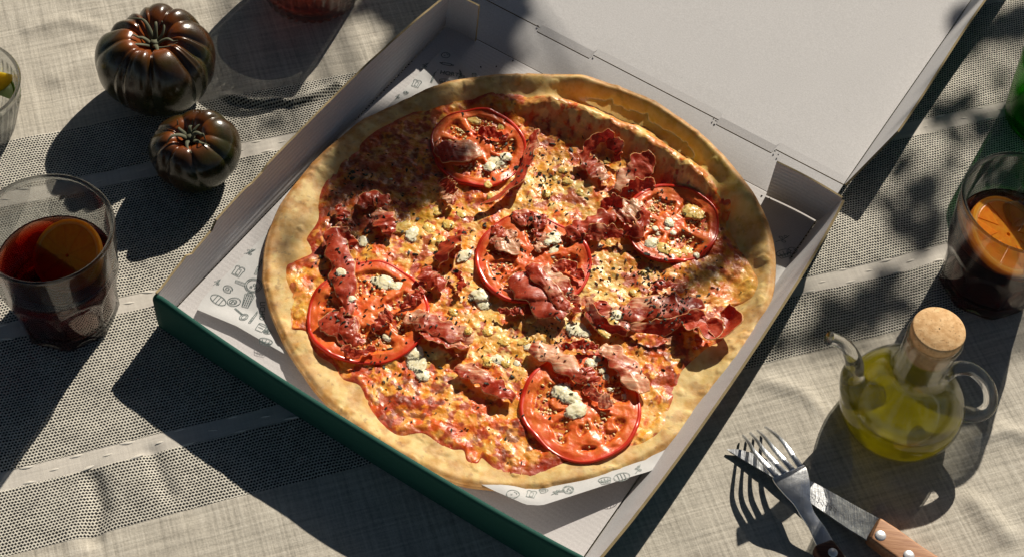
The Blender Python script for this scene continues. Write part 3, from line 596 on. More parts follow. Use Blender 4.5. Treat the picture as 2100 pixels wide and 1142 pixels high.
for i, h in enumerate([
    dict(pts=[(684, 478, 1), (690, 510, 3), (700, 550, 3), (706, 590, 4), (712, 625, 4), (714, 660, 2)], w=17, arch=5, ruf=.0018, pink=.12, k=3),
    dict(pts=[(668, 655, 1), (700, 682, 2), (735, 690, 1)], w=26, arch=3, ruf=.0012, pink=.2, k=2, taper=.5),
    dict(pts=[(700, 640, 3), (712, 690, 4), (745, 715, 1)], w=12, arch=3, ruf=.001, pink=.05),
    dict(pts=[(690, 470, 2), (715, 500, 1), (712, 525, 0)], w=10, tilt=.4, ruf=.001, pink=.3),
    dict(pts=[(832, 655, 1), (870, 668, 1), (920, 690, 2), (972, 702, 1)], w=18, arch=1.5, ruf=.0018, pink=.7, k=3),
    dict(pts=[(860, 690, 0), (905, 705, 1), (960, 722, 0)], w=9, tilt=-.5, ruf=.001, pink=.35),
    dict(pts=[(866, 560, 1), (885, 582, 2), (915, 592, 2)], w=14, arch=4, ruf=.002, pink=.15, k=2),
    dict(pts=[(958, 482, 2), (935, 505, 3), (912, 532, 2), (900, 560, 1)], w=12, tilt=.9, ruf=.0016, pink=.1, taper=.9),
    dict(pts=[(880, 600, 1), (905, 575, 4), (925, 590, 1)], w=8, tilt=.8, ruf=.002, pink=.3),
    dict(pts=[(1005, 500, 1), (1040, 515, 1), (1065, 500, 1)], w=16, arch=.8, ruf=.0012, pink=.85, k=2),
    dict(pts=[(1050, 460, 1), (1085, 455, 2), (1120, 470, 1)], w=16, arch=2, ruf=.001, pink=.2, k=2),
    dict(pts=[(1020, 500, 1), (1040, 530, 3), (1060, 545, 1)], w=8, tilt=.9, ruf=.001, pink=.25),
    dict(pts=[(1052, 575, 2), (1085, 600, 5), (1120, 635, 5), (1160, 660, 2)], w=26, arch=6, tilt=-.12, ruf=.0014, pink=.08, k=2),
    dict(pts=[(1080, 560, 3), (1105, 585, 6), (1140, 625, 5), (1165, 650, 1)], w=12, arch=3, ruf=.001, pink=.25, k=2, lift=.004),
    dict(pts=[(1110, 560, 1), (1145, 590, 2), (1175, 625, 1)], w=15, arch=1, ruf=.0014, pink=.55, k=2),
    dict(pts=[(1005, 560, 0), (1020, 590, 1), (1045, 612, 0)], w=9, tilt=.5, ruf=.001, pink=.3),
    dict(pts=[(1165, 500, 2), (1190, 480, 4), (1225, 465, 5), (1262, 452, 3)], w=17, arch=5, ruf=.002, pink=.15, k=3),
    dict(pts=[(1190, 500, 1), (1230, 488, 1), (1280, 492, 1)], w=10, tilt=.6, ruf=.0014, pink=.3),
    dict(pts=[(1268, 405, 1), (1290, 380, 4), (1315, 352, 6), (1335, 330, 4)], w=20, arch=3, tilt=.2, ruf=.0012, pink=.55, k=2),
    dict(pts=[(1268, 415, 1), (1300, 398, 3), (1340, 385, 2)], w=8, tilt=1., ruf=.001, pink=.2),
    dict(pts=[(1265, 455, 1), (1290, 440, 1), (1320, 430, 1)], w=22, arch=1, ruf=.0016, pink=.8, k=2),
    dict(pts=[(1275, 480, 1), (1300, 487, 3), (1320, 460, 3), (1318, 435, 1)], w=9, tilt=.8, ruf=.0016, pink=.25),
    dict(pts=[(1190, 355, 0), (1200, 325, 2), (1225, 300, 3), (1258, 292, 2)], w=8, tilt=.8, ruf=.001, pink=.2),
    dict(pts=[(1195, 330, 0), (1215, 352, 1), (1245, 375, 0)], w=15, arch=1, ruf=.001, pink=.6),
    dict(pts=[(1222, 625, 1), (1240, 660, 1), (1300, 668, 1)], w=22, arch=1, ruf=.0012, pink=.4, k=2),
    dict(pts=[(1270, 655, 1), (1330, 640, 3), (1385, 640, 4), (1440, 630, 3)], w=24, arch=3, ruf=.0014, pink=.35, k=3),
    dict(pts=[(1290, 680, 1), (1350, 685, 3), (1400, 670, 8), (1440, 655, 10)], w=9, tilt=.7, ruf=.001, pink=.5, k=2),
    dict(pts=[(1395, 680, 5), (1425, 675, 8), (1450, 690, 8), (1462, 670, 8)], w=22, arch=1, tilt=-.6, ruf=.0014, pink=.05, k=2, fat=.9),
    dict(pts=[(1452, 690, 5), (1470, 702, 8), (1492, 690, 9), (1496, 665, 8), (1480, 648, 6)], w=11, tilt=-.85, ruf=.0008, pink=.12, k=1, fat=1.2, taper=.3),
    dict(pts=[(1212, 610, 0), (1208, 640, 2), (1235, 675, 1), (1285, 690, 0)], w=6, tilt=.8, ruf=.001, pink=.6),
    dict(pts=[(1235, 715, 1), (1262, 740, 3), (1290, 775, 4), (1318, 815, 2)], w=19, arch=2, ruf=.0016, pink=.85, k=2),
    dict(pts=[(1238, 745, 0), (1262, 775, 3), (1290, 815, 2), (1312, 835, 0)], w=11, tilt=-.8, ruf=.001, pink=.05),
    dict(pts=[(1085, 722, 2), (1120, 735, 4), (1160, 760, 4), (1205, 790, 2)], w=17, arch=4, ruf=.0012, pink=.7, k=2),
    dict(pts=[(1080, 738, 1), (1105, 760, 2), (1140, 775, 1)], w=12, tilt=-.6, ruf=.001, pink=.05),
    dict(pts=[(1190, 765, 3), (1210, 785, 3), (1215, 800, 1)], w=12, arch=3, ruf=.001, pink=.3),
    dict(pts=[(1195, 800, 0), (1225, 825, 1), (1255, 838, 0)], w=9, tilt=.5, ruf=.001, pink=.6),
    dict(pts=[(930, 765, 0), (975, 775, 2), (1015, 800, 2), (1055, 825, 1)], w=15, arch=2, ruf=.0016, pink=.4, k=3),
    dict(pts=[(1000, 755, 0), (1030, 770, 2), (1060, 790, 0)], w=7, tilt=.7, ruf=.001, pink=.2),
    dict(pts=[(890, 315, 2), (930, 322, 4), (985, 318, 2)], w=20, arch=2, ruf=.001, pink=.55, k=2),
    dict(pts=[(980, 280, 1), (1010, 285, 3), (1040, 295, 1)], w=8, tilt=.5, ruf=.001, pink=.1),
    dict(pts=[(1098, 275, 1), (1095, 310, 3), (1075, 355, 3), (1050, 395, 3), (985, 430, 1)], w=9, tilt=.7, ruf=.0012, pink=.25, k=3, taper=.8),
    dict(pts=[(1095, 270, 1), (1100, 300, 1), (1085, 345, 1)], w=12, arch=1, ruf=.001, pink=.5),
    dict(pts=[(905, 380, 2), (920, 395, 3), (932, 405, 1)], w=10, tilt=.5, ruf=.002, pink=.1),
    dict(pts=[(912, 395, 0), (922, 415, 2), (935, 420, 0)], w=10, arch=2, ruf=.001, pink=.8),
    dict(pts=[(775, 440, 1), (790, 465, 3), (805, 490, 1)], w=15, arch=3, ruf=.0018, pink=.4, k=2),
    dict(pts=[(735, 430, 0), (765, 415, 2), (800, 425, 0)], w=14, arch=2, ruf=.0018, pink=.15, k=2),
    dict(pts=[(765, 690, 1), (785, 665, 3), (805, 655, 1)], w=8, tilt=.6, ruf=.0012, pink=.3),
    dict(pts=[(820, 640, 0), (850, 620, 2), (868, 600, 0)], w=7, tilt=.6, ruf=.001, pink=.2),
    dict(pts=[(1130, 560, 1), (1165, 555, 2), (1195, 580, 0)], w=8, tilt=.4, ruf=.001, pink=.3), dict(pts=[(1010, 470, 0), (1030, 490, 2), (1060, 485, 0)], w=9, arch=1, ruf=.001, pink=.5), dict(pts=[(1230, 440, 1), (1255, 425, 3), (1270, 440, 1)], w=8, tilt=.8, ruf=.001, pink=.1),
    dict(pts=[(1020, 640, 0), (1050, 650, 1), (1075, 640, 0)], w=6, tilt=.5, ruf=.001, pink=.1), dict(pts=[(700, 720, 0), (730, 735, 1), (770, 720, 0)], w=6, tilt=.5, ruf=.001, pink=.2), dict(pts=[(1150, 720, 0), (1190, 715, 1), (1225, 722, 0)], w=6, tilt=.5, ruf=.001, pink=.1),
    dict(pts=[(1240, 300, 0), (1265, 315, 2), (1262, 340, 0)], w=7, tilt=.5, ruf=.001, pink=.3), dict(pts=[(930, 560, 0), (945, 585, 1), (935, 610, 0)], w=6, tilt=.5, ruf=.001, pink=.1), dict(pts=[(1330, 600, 0), (1365, 590, 1), (1400, 605, 0)], w=8, arch=1, ruf=.001, pink=.4),
    dict(pts=[(1090, 480, 1), (1110, 500, 1), (1100, 525, 0)], w=8, arch=1, ruf=.001, pink=.6), dict(pts=[(690, 430, 0), (705, 450, 1), (695, 468, 0)], w=8, arch=1, ruf=.0012, pink=.1), dict(pts=[(1160, 610, 0), (1180, 630, 1), (1178, 655, 0)], w=7, tilt=.5, ruf=.001, pink=.7),
    ]):
    h.setdefault('seed', i+1); ham(**h) if i not in (8, 11, 15, 31, 33, 37, 41) else None
bpy.context.view_layer.update(); _dg = bpy.context.evaluated_depsgraph_get()
def drop(x, y):
    h = S.ray_cast(_dg, Vector((float(x), float(y), .07)), Vector((0, 0, -1)), distance=.08); return h[1].z if h[0] else .01
# ---- cheese crumbs
t = NT('blue_cheese'); g = t.noise(t.obj(), 260, 4, .6); v_ = t.noise(t.obj(), 110, 3)
M_CH = t.fin(t.pr(color=t.mix(t.sm(v_, .66, .8)*.35, t.mix(t.sm(g, .3, .7), (.90, .76, .44), (.95, .88, .64)), (.50, .52, .34)), rough=.4, spec=.5, sss=.25, ssss=.004, sssr=(1, .8, .5), normal=t.bump(g, .0007, .6)))
t = NT('melted_yellow_cheese'); g = t.noise(t.obj(), 300, 4, .6)
M_CY = t.fin(t.pr(color=t.mix(t.sm(g, .3, .7), (.82, .42, .06), (.90, .66, .22)), rough=.3, spec=.55, sss=.2, ssss=.004, sssr=(1, .6, .2), normal=t.bump(g, .0006, .6)))
def lump(rx, ry, rz, seed, sub=4):
    bm = bmesh.new(); bmesh.ops.create_icosphere(bm, subdivisions=sub, radius=1); o = Vector((seed*3.1, seed*1.7, 0))
    for v in bm.verts:
        p = v.co.copy(); d = .30*mnoise.noise(p*1.1+o)+.34*abs(mnoise.noise(p*2.3+o))+.15*mnoise.noise(p*5+o)+.06*mnoise.noise(p*11+o); q = p*(.85+d); v.co = Vector((q.x*rx, q.y*ry, max(q.z, -.35)*rz))
    me = bpy.data.meshes.new('crumb'); bm.to_mesh(me); bm.free(); return me
protos = {}
def crumb(px, py, wmm, hmm, seed, mat=0, z=None):
    c = surf(px, py, surf_top); wmm *= 1.25; hmm *= 1.25; me = lump(wmm*.0005, hmm*.0006, min(wmm, hmm)*.00013, seed, 4 if wmm > 5 else 3)
    o = link('cheese_crumb', me, M_CY if mat else M_CH, pizza); o.location = (c[0], c[1], drop(c[0], c[1])+.0002); o.rotation_euler = (0, 0, seed*.7); return o
CRB = [(1020, 328, 13, 10, 0), (1005, 343, 7, 6, 0), (1038, 322, 7, 6, 0), (968, 246, 13, 6, 1), (1030, 262, 6, 5, 1), (1000, 385, 5, 4, 1), (1007, 405, 6, 4, 1), (790, 578, 12, 8, 0), (812, 586, 8, 6, 0), (772, 572, 7, 5, 0), (745, 496, 8, 5, 0), (826, 468, 8, 10, 1), (845, 482, 8, 9, 0), (880, 470, 7, 7, 1), (920, 462, 7, 6, 1), (905, 495, 6, 5, 1), (952, 525, 7, 9, 0),
       (984, 605, 10, 8, 0), (990, 622, 8, 7, 0), (970, 608, 6, 5, 0), (850, 725, 9, 9, 0), (858, 750, 9, 10, 0), (843, 745, 6, 7, 0), (868, 770, 7, 6, 0), (1135, 490, 8, 8, 0), (1138, 515, 7, 10, 0), (1122, 500, 5, 5, 0), (1150, 798, 11, 8, 0), (1172, 815, 9, 9, 0), (1182, 842, 9, 11, 0), (1160, 808, 8, 8, 0), (1185, 678, 11, 9, 0), (1170, 672, 6, 5, 0), (1200, 684, 6, 5, 0),
       (1000, 742, 7, 5, 1), (1018, 738, 9, 5, 0), (1035, 744, 7, 5, 1), (1260, 635, 9, 6, 0), (1265, 655, 7, 7, 0), (1255, 668, 6, 5, 1), (1416, 432, 11, 8, 1), (1432, 440, 8, 6, 1), (1372, 458, 7, 5, 0), (1344, 470, 4, 3, 0), (1350, 478, 3, 3, 0), (1380, 479, 4, 3, 0), (1368, 472, 3, 3, 0), (1335, 500, 7, 7, 0), (1360, 512, 9, 7, 1), (1385, 518, 9, 6, 1), (1410, 512, 8, 6, 1), (1430, 520, 4, 3, 0),
       (1238, 690, 8, 4, 1), (1212, 742, 7, 5, 0), (1240, 758, 6, 4, 0), (1225, 733, 4, 4, 0), (1243, 772, 4, 3, 0), (1252, 795, 4, 3, 0), (1282, 808, 3, 3, 0), (1155, 350, 5, 5, 1), (1165, 372, 6, 6, 1), (1140, 365, 4, 4, 1), (1190, 395, 5, 5, 1), (1120, 398, 5, 5, 1), (1035, 700, 6, 6, 1), (1075, 700, 5, 7, 1), (1085, 712, 6, 4, 0), (895, 435, 6, 5, 1), (945, 440, 5, 5, 1), (700, 568, 6, 5, 0),
       (795, 690, 6, 4, 0), (720, 620, 5, 4, 0), (1230, 505, 4, 3, 0), (1248, 498, 4, 3, 1), (1090, 655, 5, 5, 1), (1110, 672, 5, 4, 1), (930, 640, 5, 5, 1), (1300, 600, 5, 4, 1), (1245, 330, 5, 4, 1), (1220, 330, 4, 4, 0), (1060, 745, 4, 4, 0), (960, 690, 5, 4, 1), (1000, 680, 5, 5, 1), (1250, 275, 4, 3, 0), (1320, 560, 4, 3, 1)]
for i, (px, py, w_, h_, k_) in enumerate(CRB): crumb(px, py, w_, h_, i+1, k_)
for i in range(36):  # small pale bits
    a = rng.uniform(0, 2*PI); r_ = math.sqrt(rng.uniform(0, 1))*.85; Rt = float(np.interp(a, top.th, top.r)); x = PCN[0]+r_*Rt*math.cos(a); y = PCN[1]+r_*Rt*math.sin(a)
    if i < 6: protos[i] = lump(.0011, .0008, .0006, i+50, 2); 
    me = protos[i % 6]
    if i < 6: o = link('cheese_crumb', me, M_CY if i % 2 else M_CH, pizza)
    else: o = bpy.data.objects.new('cheese_crumb', me); COL.objects.link(o); o.parent = pizza
    o.location = (x, y, float(surf_top(np.array([x]), np.array([y]))[0])); s_ = rng.uniform(.6, 1.5); o.scale = (s_, s_*rng.uniform(.6, 1), s_); o.rotation_euler = (0, 0, rng.uniform(0, 6))
# ---- herb flakes and blistered bubbles
t = NT('dried_oregano'); M_HB = t.fin(t.pr(color=t.mix(t.noise(t.geo(), 300, 1), (.010, .012, .007), (.045, .052, .022)), rough=.7))
def herbs(N):
    cl = [(800, 400, 90, 3), (740, 470, 40, 2), (1060, 345, 40, 2), (1120, 340, 45, 3), (1100, 370, 40, 3), (1090, 470, 30, 4), (1135, 480, 15, 2), (1230, 545, 45, 3), (1340, 570, 40, 5), (1320, 560, 25, 2), (1120, 680, 40, 4), (1160, 700, 30, 3), (1040, 760, 35, 2), (700, 560, 60, 3), (780, 640, 70, 3), (680, 640, 30, 2), (760, 750, 30, 1.5), (1260, 650, 25, 4), (1360, 650, 35, 5), (1390, 640, 20, 3),
          (1200, 780, 40, 2), (1180, 500, 30, 1.5), (900, 700, 60, 1.5), (1240, 350, 45, 2), (1280, 400, 30, 1), (1370, 410, 20, 1.5), (1000, 300, 45, 1.5), (860, 860, 60, .5), (1000, 860, 100, .7), (1300, 760, 50, 1), (960, 590, 80, 1.5), (1440, 600, 50, 1.5), (880, 300, 60, 1), (720, 380, 60, 2), (930, 480, 60, 1.2), (1400, 480, 50, .8), (1050, 560, 90, 2), (780, 800, 60, .8)]
    wt = np.array([c[3]*c[2]**.9 for c in cl]); wt /= wt.sum(); X_ = []; Y_ = []
    while len(X_) < N:
        c = cl[rng.choice(len(cl), p=wt)]; a = rng.normal(0, c[2]*.75, 2); p = at(c[0]+a[0], c[1]+a[1], .012)
        if top.q(p[0], p[1])[0] < .95: X_.append(p[0]); Y_.append(p[1])
    X_, Y_ = np.array(X_), np.array(Y_); bpy.context.view_layer.update(); Z_ = np.array([drop(a_, b_) for a_, b_ in zip(X_, Y_)])+.0003; V = []; Fc = []
    for x, y, z in zip(X_, Y_, Z_):
        l = rng.gamma(3, .00024)+.0004; w = l*rng.uniform(.2, .6); a = rng.uniform(0, 2*PI); R_ = Matrix.Rotation(a, 3, 'Z') @ Matrix.Rotation(rng.normal(0, .35), 3, 'X') @ Matrix.Rotation(rng.normal(0, .35), 3, 'Y'); b = len(V)
        sh = [(-l, -w*.3, 0), (-l*.2, -w, .0003), (l, -w*.2, 0), (l*.6, w*.6, .0002), (-l*.5, w, 0)]
        for q in sh: p = R_ @ Vector(q); V.append((x+p.x, y+p.y, z+p.z+.0002))
        for q in sh: p = R_ @ Vector(q); V.append((x+p.x*.9, y+p.y*.9, z+p.z-.0004))
        Fc += [tuple(b+i for i in range(5))]+[(b+i, b+5+i, b+5+(i+1) % 5, b+(i+1) % 5) for i in range(5)]
    o = link('herb_flakes', mesh(V, Fc), M_HB, pizza, smooth=False); o['kind'] = 'stuff'
herbs(1150)
# ================================================================== BIG TOMATOES
def mat_heirloom():
    t = NT('dark_tomato_skin'); top_ = t.attr('top').outputs['Fac']; gv = t.attr('groove').outputs['Fac']; n = t.noise(t.obj(), 28, 3); n2 = t.noise(t.obj(), 130, 3); f = t.noise(t.obj(), 900, 2)
    c = t.mix(t.sm(n, .35, .65), (.042, .018, .006), (.024, .030, .006)); c = t.mix(t.sm(t.x(top_)+(n-.5)*.6, .12, .85), c, (.26, .060, .010)); c = t.mix(t.sm(t.x(top_)+t.x(gv)*.3+(n2-.5)*.3, .95, 1.25), c, (.62, .20, .03))
    c = t.mix(t.sm(n2, .6, .75)*.25, c, (.10, .04, .012))
    return t.fin(t.pr(color=c, rough=t.x(t.sm(n2, .3, .7).s)*.10+.20, spec=.5, coat=.25, coatr=.22, normal=t.bump(f*.2+n2*.5, .0007, .5)))
M_TOM = mat_heirloom(); t = NT('dried_sepal'); M_SEP = t.fin(t.pr(color=t.mix(t.noise(t.obj(), 200, 2), (.035, .04, .022), (.15, .15, .085)), rough=.75))
def tomato(c, R, H, nrib, seed, label, tilt=(0, 0), sep=6, lobes=()):
    rg = np.random.default_rng(seed); root = empty('tomato', (c[0], c[1], 0)); tag(root, label, 'tomato', 'heirloom tomatoes on the tablecloth')
    g = np.sort(np.linspace(0, 2*PI, nrib, endpoint=False)+rg.normal(0, .17, nrib)); dep = rg.uniform(.3, 1.25, nrib); wd = rg.uniform(.08, .15, nrib)
    nf, nt = 120, 360; ph = np.linspace(0.0, PI, nf)[:, None]; th = np.linspace(0, 2*PI, nt, endpoint=False)[None]
    G = np.zeros_like(th)
    for a, d, w in zip(g, dep, wd): dd = np.abs(np.mod(th-a+PI, 2*PI)-PI); G = np.maximum(G, d*np.exp(-(dd/w)**1.3))
    big = 1+.045*np.sin(2*th+1.0)+.03*np.sin(3*th+seed)
    for a, s_ in lobes: dd = np.abs(np.mod(th-math.radians(a)+PI, 2*PI)-PI); big = big+s_*np.exp(-(dd/.5)**2)
    wv = np.sin(ph)**.5*(.50+.5*np.cos(ph*.8)); rad = R*np.sin(ph)**.72*big*(1-.085*G*wv); z = H/2*(1+np.sign(np.cos(ph))*np.abs(np.cos(ph))**.9)+0*th
    rn = rad/R; z = z*(1-.07*G*np.exp(-((ph-.75)/.55)**2)); z = z-H*(.26+.05*G)*np.exp(-(rn/.30)**2)*(ph < PI/2)-.0*rn; z = z+H*.05*np.sin(th*2+seed)*np.exp(-((ph-.7)/.4)**2)
    z = np.where(ph > PI/2, np.maximum(z, 0), z); P = np.stack([rad*np.cos(th), rad*np.sin(th), z], -1)
    body = link('flesh_body', gridmesh(P, cv=True), M_TOM, root); body.name = 'skin_body'; body.rotation_euler = (tilt[0], tilt[1], 0)
    setattr_f(body.data, 'top', np.exp(-(rn/.55)**2)*(ph < PI/2)+0*th); setattr_f(body.data, 'groove', G+0*ph)
    zc = H*.72; cal = []
    V, f = tube([(0, 0, zc-.004), (.0004, 0, zc+.002), (.001, .0006, zc+.007)], [.0032, .0026, .0030], 12, 10); stem = link('stem', mesh(V, f), M_SEP, root); stem.rotation_euler = body.rotation_euler
    for k in range(sep):
        a = k*2*PI/sep+rg.normal(0, .25); L = R*rg.uniform(.30, .62); hb = rg.uniform(.001, .008); cu = rg.normal(0, .5); pts = []
        for q in np.linspace(0, 1, 6): aa = a+cu*q*q; pts.append((L*q*math.cos(aa), L*q*math.sin(aa), zc+.001+H*.20*(q**.8)*1.0+hb*math.sin(q*PI*rg.uniform(.8, 1.4))))
        V, f = tube(pts, [.0014, .0021, .0015, .0011, .0007, .0002], 22, 7, flat=.45); s_ = link('sepal', mesh(V, f), M_SEP, root); s_.rotation_euler = body.rotation_euler
    return root
tomato(TB, .0405, .064, 15, 5, 'larger dark brown ribbed tomato with curled dry stem', lobes=((95, .10), (-60, .02)), sep=8)
tomato(TS, .0305, .046, 10, 12, 'smaller dark red brown ribbed tomato in front of the larger one', tilt=(.10, -.12), sep=7)
# ================================================================== GLASS MATERIALS
def thin(t, col, ior=1.45, rough=.01):
    """clear sheet: straight-through light with surface reflection of the same strength from both sides"""
    bf = t.x(t.n('ShaderNodeNewGeometry').outputs['Backfacing']); ior_ = bf*(1/ior-ior)+ior
    fr = t.n('ShaderNodeFresnel', {'IOR': ior_}).outputs[0]; tr = t.n('ShaderNodeBsdfTransparent', {'Color': col}).outputs[0]; gl = t.n('ShaderNodeBsdfGlossy', {'Color': (1, 1, 1), 'Roughness': rough}).outputs[0]
    return t.n('ShaderNodeMixShader', {0: fr, 1: tr, 2: gl}).outputs[0]
def mat_glass(name, col=(1, 1, 1), through=.55, rough=0, ior=1.45, tcol=None):
    t = NT(name); g = t.n('ShaderNodeBsdfGlass', {'Color': col, 'Roughness': rough, 'IOR': ior}).outputs[0]
    return t.fin(t.n('ShaderNodeMixShader', {0: through, 1: g, 2: thin(t, tcol or col, ior)}).outputs[0])
M_GL = mat_glass('clear_glass', (.97, .98, .97), .34, tcol=(.93, .94, .94)); M_GLH = mat_glass('solid_glass', (.99, .99, .99), .15, tcol=(.96, .97, .96)); M_GLC = mat_glass('cruet_glass', (.99, .99, .99), .72, tcol=(.96, .965, .95))
def mat_liquid(name, col, dens, through=.25, tcol=(.5, .1, .03), ior=1.34):
    t = NT(name); g = t.n('ShaderNodeBsdfGlass', {'Color': (1, 1, 1), 'IOR': ior}).outputs[0]
    vol = t.n('ShaderNodeVolumeAbsorption', {'Color': col, 'Density': dens}).outputs[0]
    return t.fin(t.n('ShaderNodeMixShader', {0: through, 1: g, 2: thin(t, tcol, ior)}).outputs[0], vol)
M_COLA = mat_liquid('cola', (.90, .34, .03), 380, .15, (.4, .05, .01))
def tumbler(c, R1, R0, H, hz, label, name='tumbler', facets=8, zf=.056, rot=0, ribs=0, mat=None, cat='glass', wall_=.0028, base=.009, group=None):
    root = empty(name, (c[0], c[1], 0), rot); tag(root, label, cat, group)
    zs = np.concatenate([np.linspace(.0, .003, 4), np.linspace(.0045, H-.001, 60)]); prof = [(R0*.55, .0012), (R0*.86, .0008)]
    for z in zs: prof.append(((R0+(R1-R0)*(z/H)**.9)*(1-.07*max(0, 1-z/.003)**2), z))
    prof += [(R1-.0003, H-.0002), (R1-.0011, H+.0004), (R1-.002, H-.0002)]
    zi = np.linspace(H-.001, base+.004, 40)
    for z in zi: prof.append((R0+(R1-R0)*(z/H)**.9-wall_, z))
    prof += [((R0-wall_)*.93, base+.0012), ((R0-wall_)*.75, base), (.0005, base-.0005)]; prof = [(.0005, .0014)]+prof; K = 192; nout = 4+len(zs)
    Pm = np.zeros((len(prof), K, 3)); th = np.linspace(0, 2*PI, K, endpoint=False)
    for i, (r, z) in enumerate(prof):
        rr = np.full(K, r)
        if i < 3+len(zs) and facets:
            ap = R0*.915+(R1*1.0-R0*.915)*np.clip(z/zf, 0, 1.4)**3.0+.0002; seg = np.mod(th, 2*PI/facets)-PI/facets; rr = rr*(1+.035*max(0, 1-z/zf)) if r > R0*.8 else rr; rr = np.minimum(rr, ap/np.cos(seg))
        if i < 3+len(zs) and ribs and z < H*.85: rr = rr*(1+.05*np.abs(np.cos(th*ribs/2))*min(1, (H*.85-z)/(H*.15)))
        Pm[i, :, 0] = rr*np.cos(th); Pm[i, :, 1] = rr*np.sin(th); Pm[i, :, 2] = z
    body = link('glass_body', gridmesh(Pm, cv=True, flip=True), mat or M_GL, root)
    def ri(z): return R0+(R1-R0)*(z/H)**.9-wall_
    return root, ri
def drink(root, ri, z0, z1, mat, gap=-.0003):
    zs = np.linspace(z0+.0015, z1, 24); prof = [(.0005, z0), ((ri(z0)-gap)*.75, z0+.0002), ((ri(z0)-gap)*.93, z0+.0009)]+[(ri(z)-gap, z) for z in zs]+[(ri(z1)-gap-.0006, z1-.0004), (ri(z1)*.8, z1-.0006), (.0005, z1-.0006)]
    return link('drink', lathe(prof, 96), mat, root)
def citrus(name, c, r, thk, rot, label, peel, flesh, cat='fruit slice', sector=None, hole=0):
    root = empty(name, c); root.rotation_euler = rot; tag(root, label, cat)
    a0, a1 = sector or (0, 2*PI); K = 72; th = np.linspace(a0, a1, K)
    def ring(r0, r1, zt, nm, mat):
        pr_ = [(r0, -zt), (r1, -zt), (r1+.0004, 0), (r1, zt), (r0, zt), (r0, -zt)]; P = np.array([[(q*math.cos(a), q*math.sin(a), z) for a in th] for q, z in pr_]); V, f = P.reshape(-1, 3), []
        for i in range(len(pr_)-1):
            for j in range(K-1): f.append((i*K+j, i*K+j+1, (i+1)*K+j+1, (i+1)*K+j))
        if sector: f += [tuple(i*K for i in range(5))[::-1], tuple(i*K+K-1 for i in range(5))]
        return link(nm, mesh(V, f), mat, root, smooth=False)
    ring(r*.93, r, thk/2, 'peel', peel); ring(r*.87, r*.93, thk/2*.96, 'pith', M_PITH); ring(r*.05, r*.87, thk*.40, 'membrane', M_OFL if peel is M_PEEL else M_PITH)
    ns = 9; 
    for k in range(ns):
        b0, b1 = k*2*PI/ns+.03, (k+1)*2*PI/ns-.03
        if sector and (b0 < a0 or b1 > a1): continue
        m = (b0+b1)/2; pts = [(hole or .06)*r*math.cos(m), (hole or .06)*r*math.sin(m)]; L = [(pts[0], pts[1])]+[(r*.86*math.cos(b0+(b1-b0)*q), r*.86*math.sin(b0+(b1-b0)*q)) for q in np.linspace(0, 1, 7)]
        V = [(x, y, thk*.47) for x, y in L]+[(x, y, -thk*.47) for x, y in L]; n8 = len(L); f = [tuple(range(n8)), tuple(range(n8, 2*n8))[::-1]]+[(i, n8+i, n8+(i+1) % n8, (i+1) % n8) for i in range(n8)]
        bevel(link('segment', mesh(V, f), flesh, root, smooth=False), .0004, 2)
    return root
def mat_fruit(name, a, b, sss=.3, rough=.3):
    t = NT(name); n = t.noise(vscale(t, t.obj(), 1, 1, 1), 350, 3); tl = t.n('ShaderNodeBsdfTranslucent', {'Color': (*b, 1)}).outputs[0]; return t.fin(t.n('ShaderNodeMixShader', {0: .45, 1: tl, 2: t.pr(color=t.mix(t.sm(n, .3, .7), a, b), rough=rough, spec=.5, sss=sss, ssss=.006, sssr=(1, .6, .2), normal=t.bump(n, .0003, .6))}).outputs[0])
M_PEEL = mat_fruit('orange_peel', (.85, .36, .02), (.90, .46, .03)); M_PITH = mat_fruit('citrus_pith', (.92, .50, .08), (.95, .62, .16)); M_OFL = mat_fruit('orange_flesh', (.85, .27, .010), (.95, .42, .02)); M_LPE = mat_fruit('lemon_peel', (.75, .55, .03), (.85, .66, .05)); M_LFL = mat_fruit('lemon_flesh', (.75, .68, .25), (.85, .8, .45)); M_LIME = mat_fruit('lime_peel', (.12, .22, .02), (.22, .34, .04)); M_LIF = mat_fruit('lime_flesh', (.50, .62, .22), (.7, .78, .4))
def mat_oil():
    t = NT('olive_oil'); n = t.noise(t.obj(), 45, 3); g = t.n('ShaderNodeBsdfGlass', {'Color': (.95, .88, .25, 1), 'IOR': 1.12}).outputs[0]
    df = t.n('ShaderNodeBsdfDiffuse', {'Color': (.82, .70, .010, 1)}).outputs[0]; tl = t.n('ShaderNodeBsdfTranslucent', {'Color': (.90, .80, .015, 1)}).outputs[0]
    a = t.n('ShaderNodeMixShader', {0: .3, 1: thin(t, (.86, .76, .08, 1), 1.3), 2: g}).outputs[0]; b = t.n('ShaderNodeMixShader', {0: .5, 1: df, 2: tl}).outputs[0]
    return t.fin(t.n('ShaderNodeMixShader', {0: t.sm(n, .3, .7)*.30+.40, 1: a, 2: b}).outputs[0])
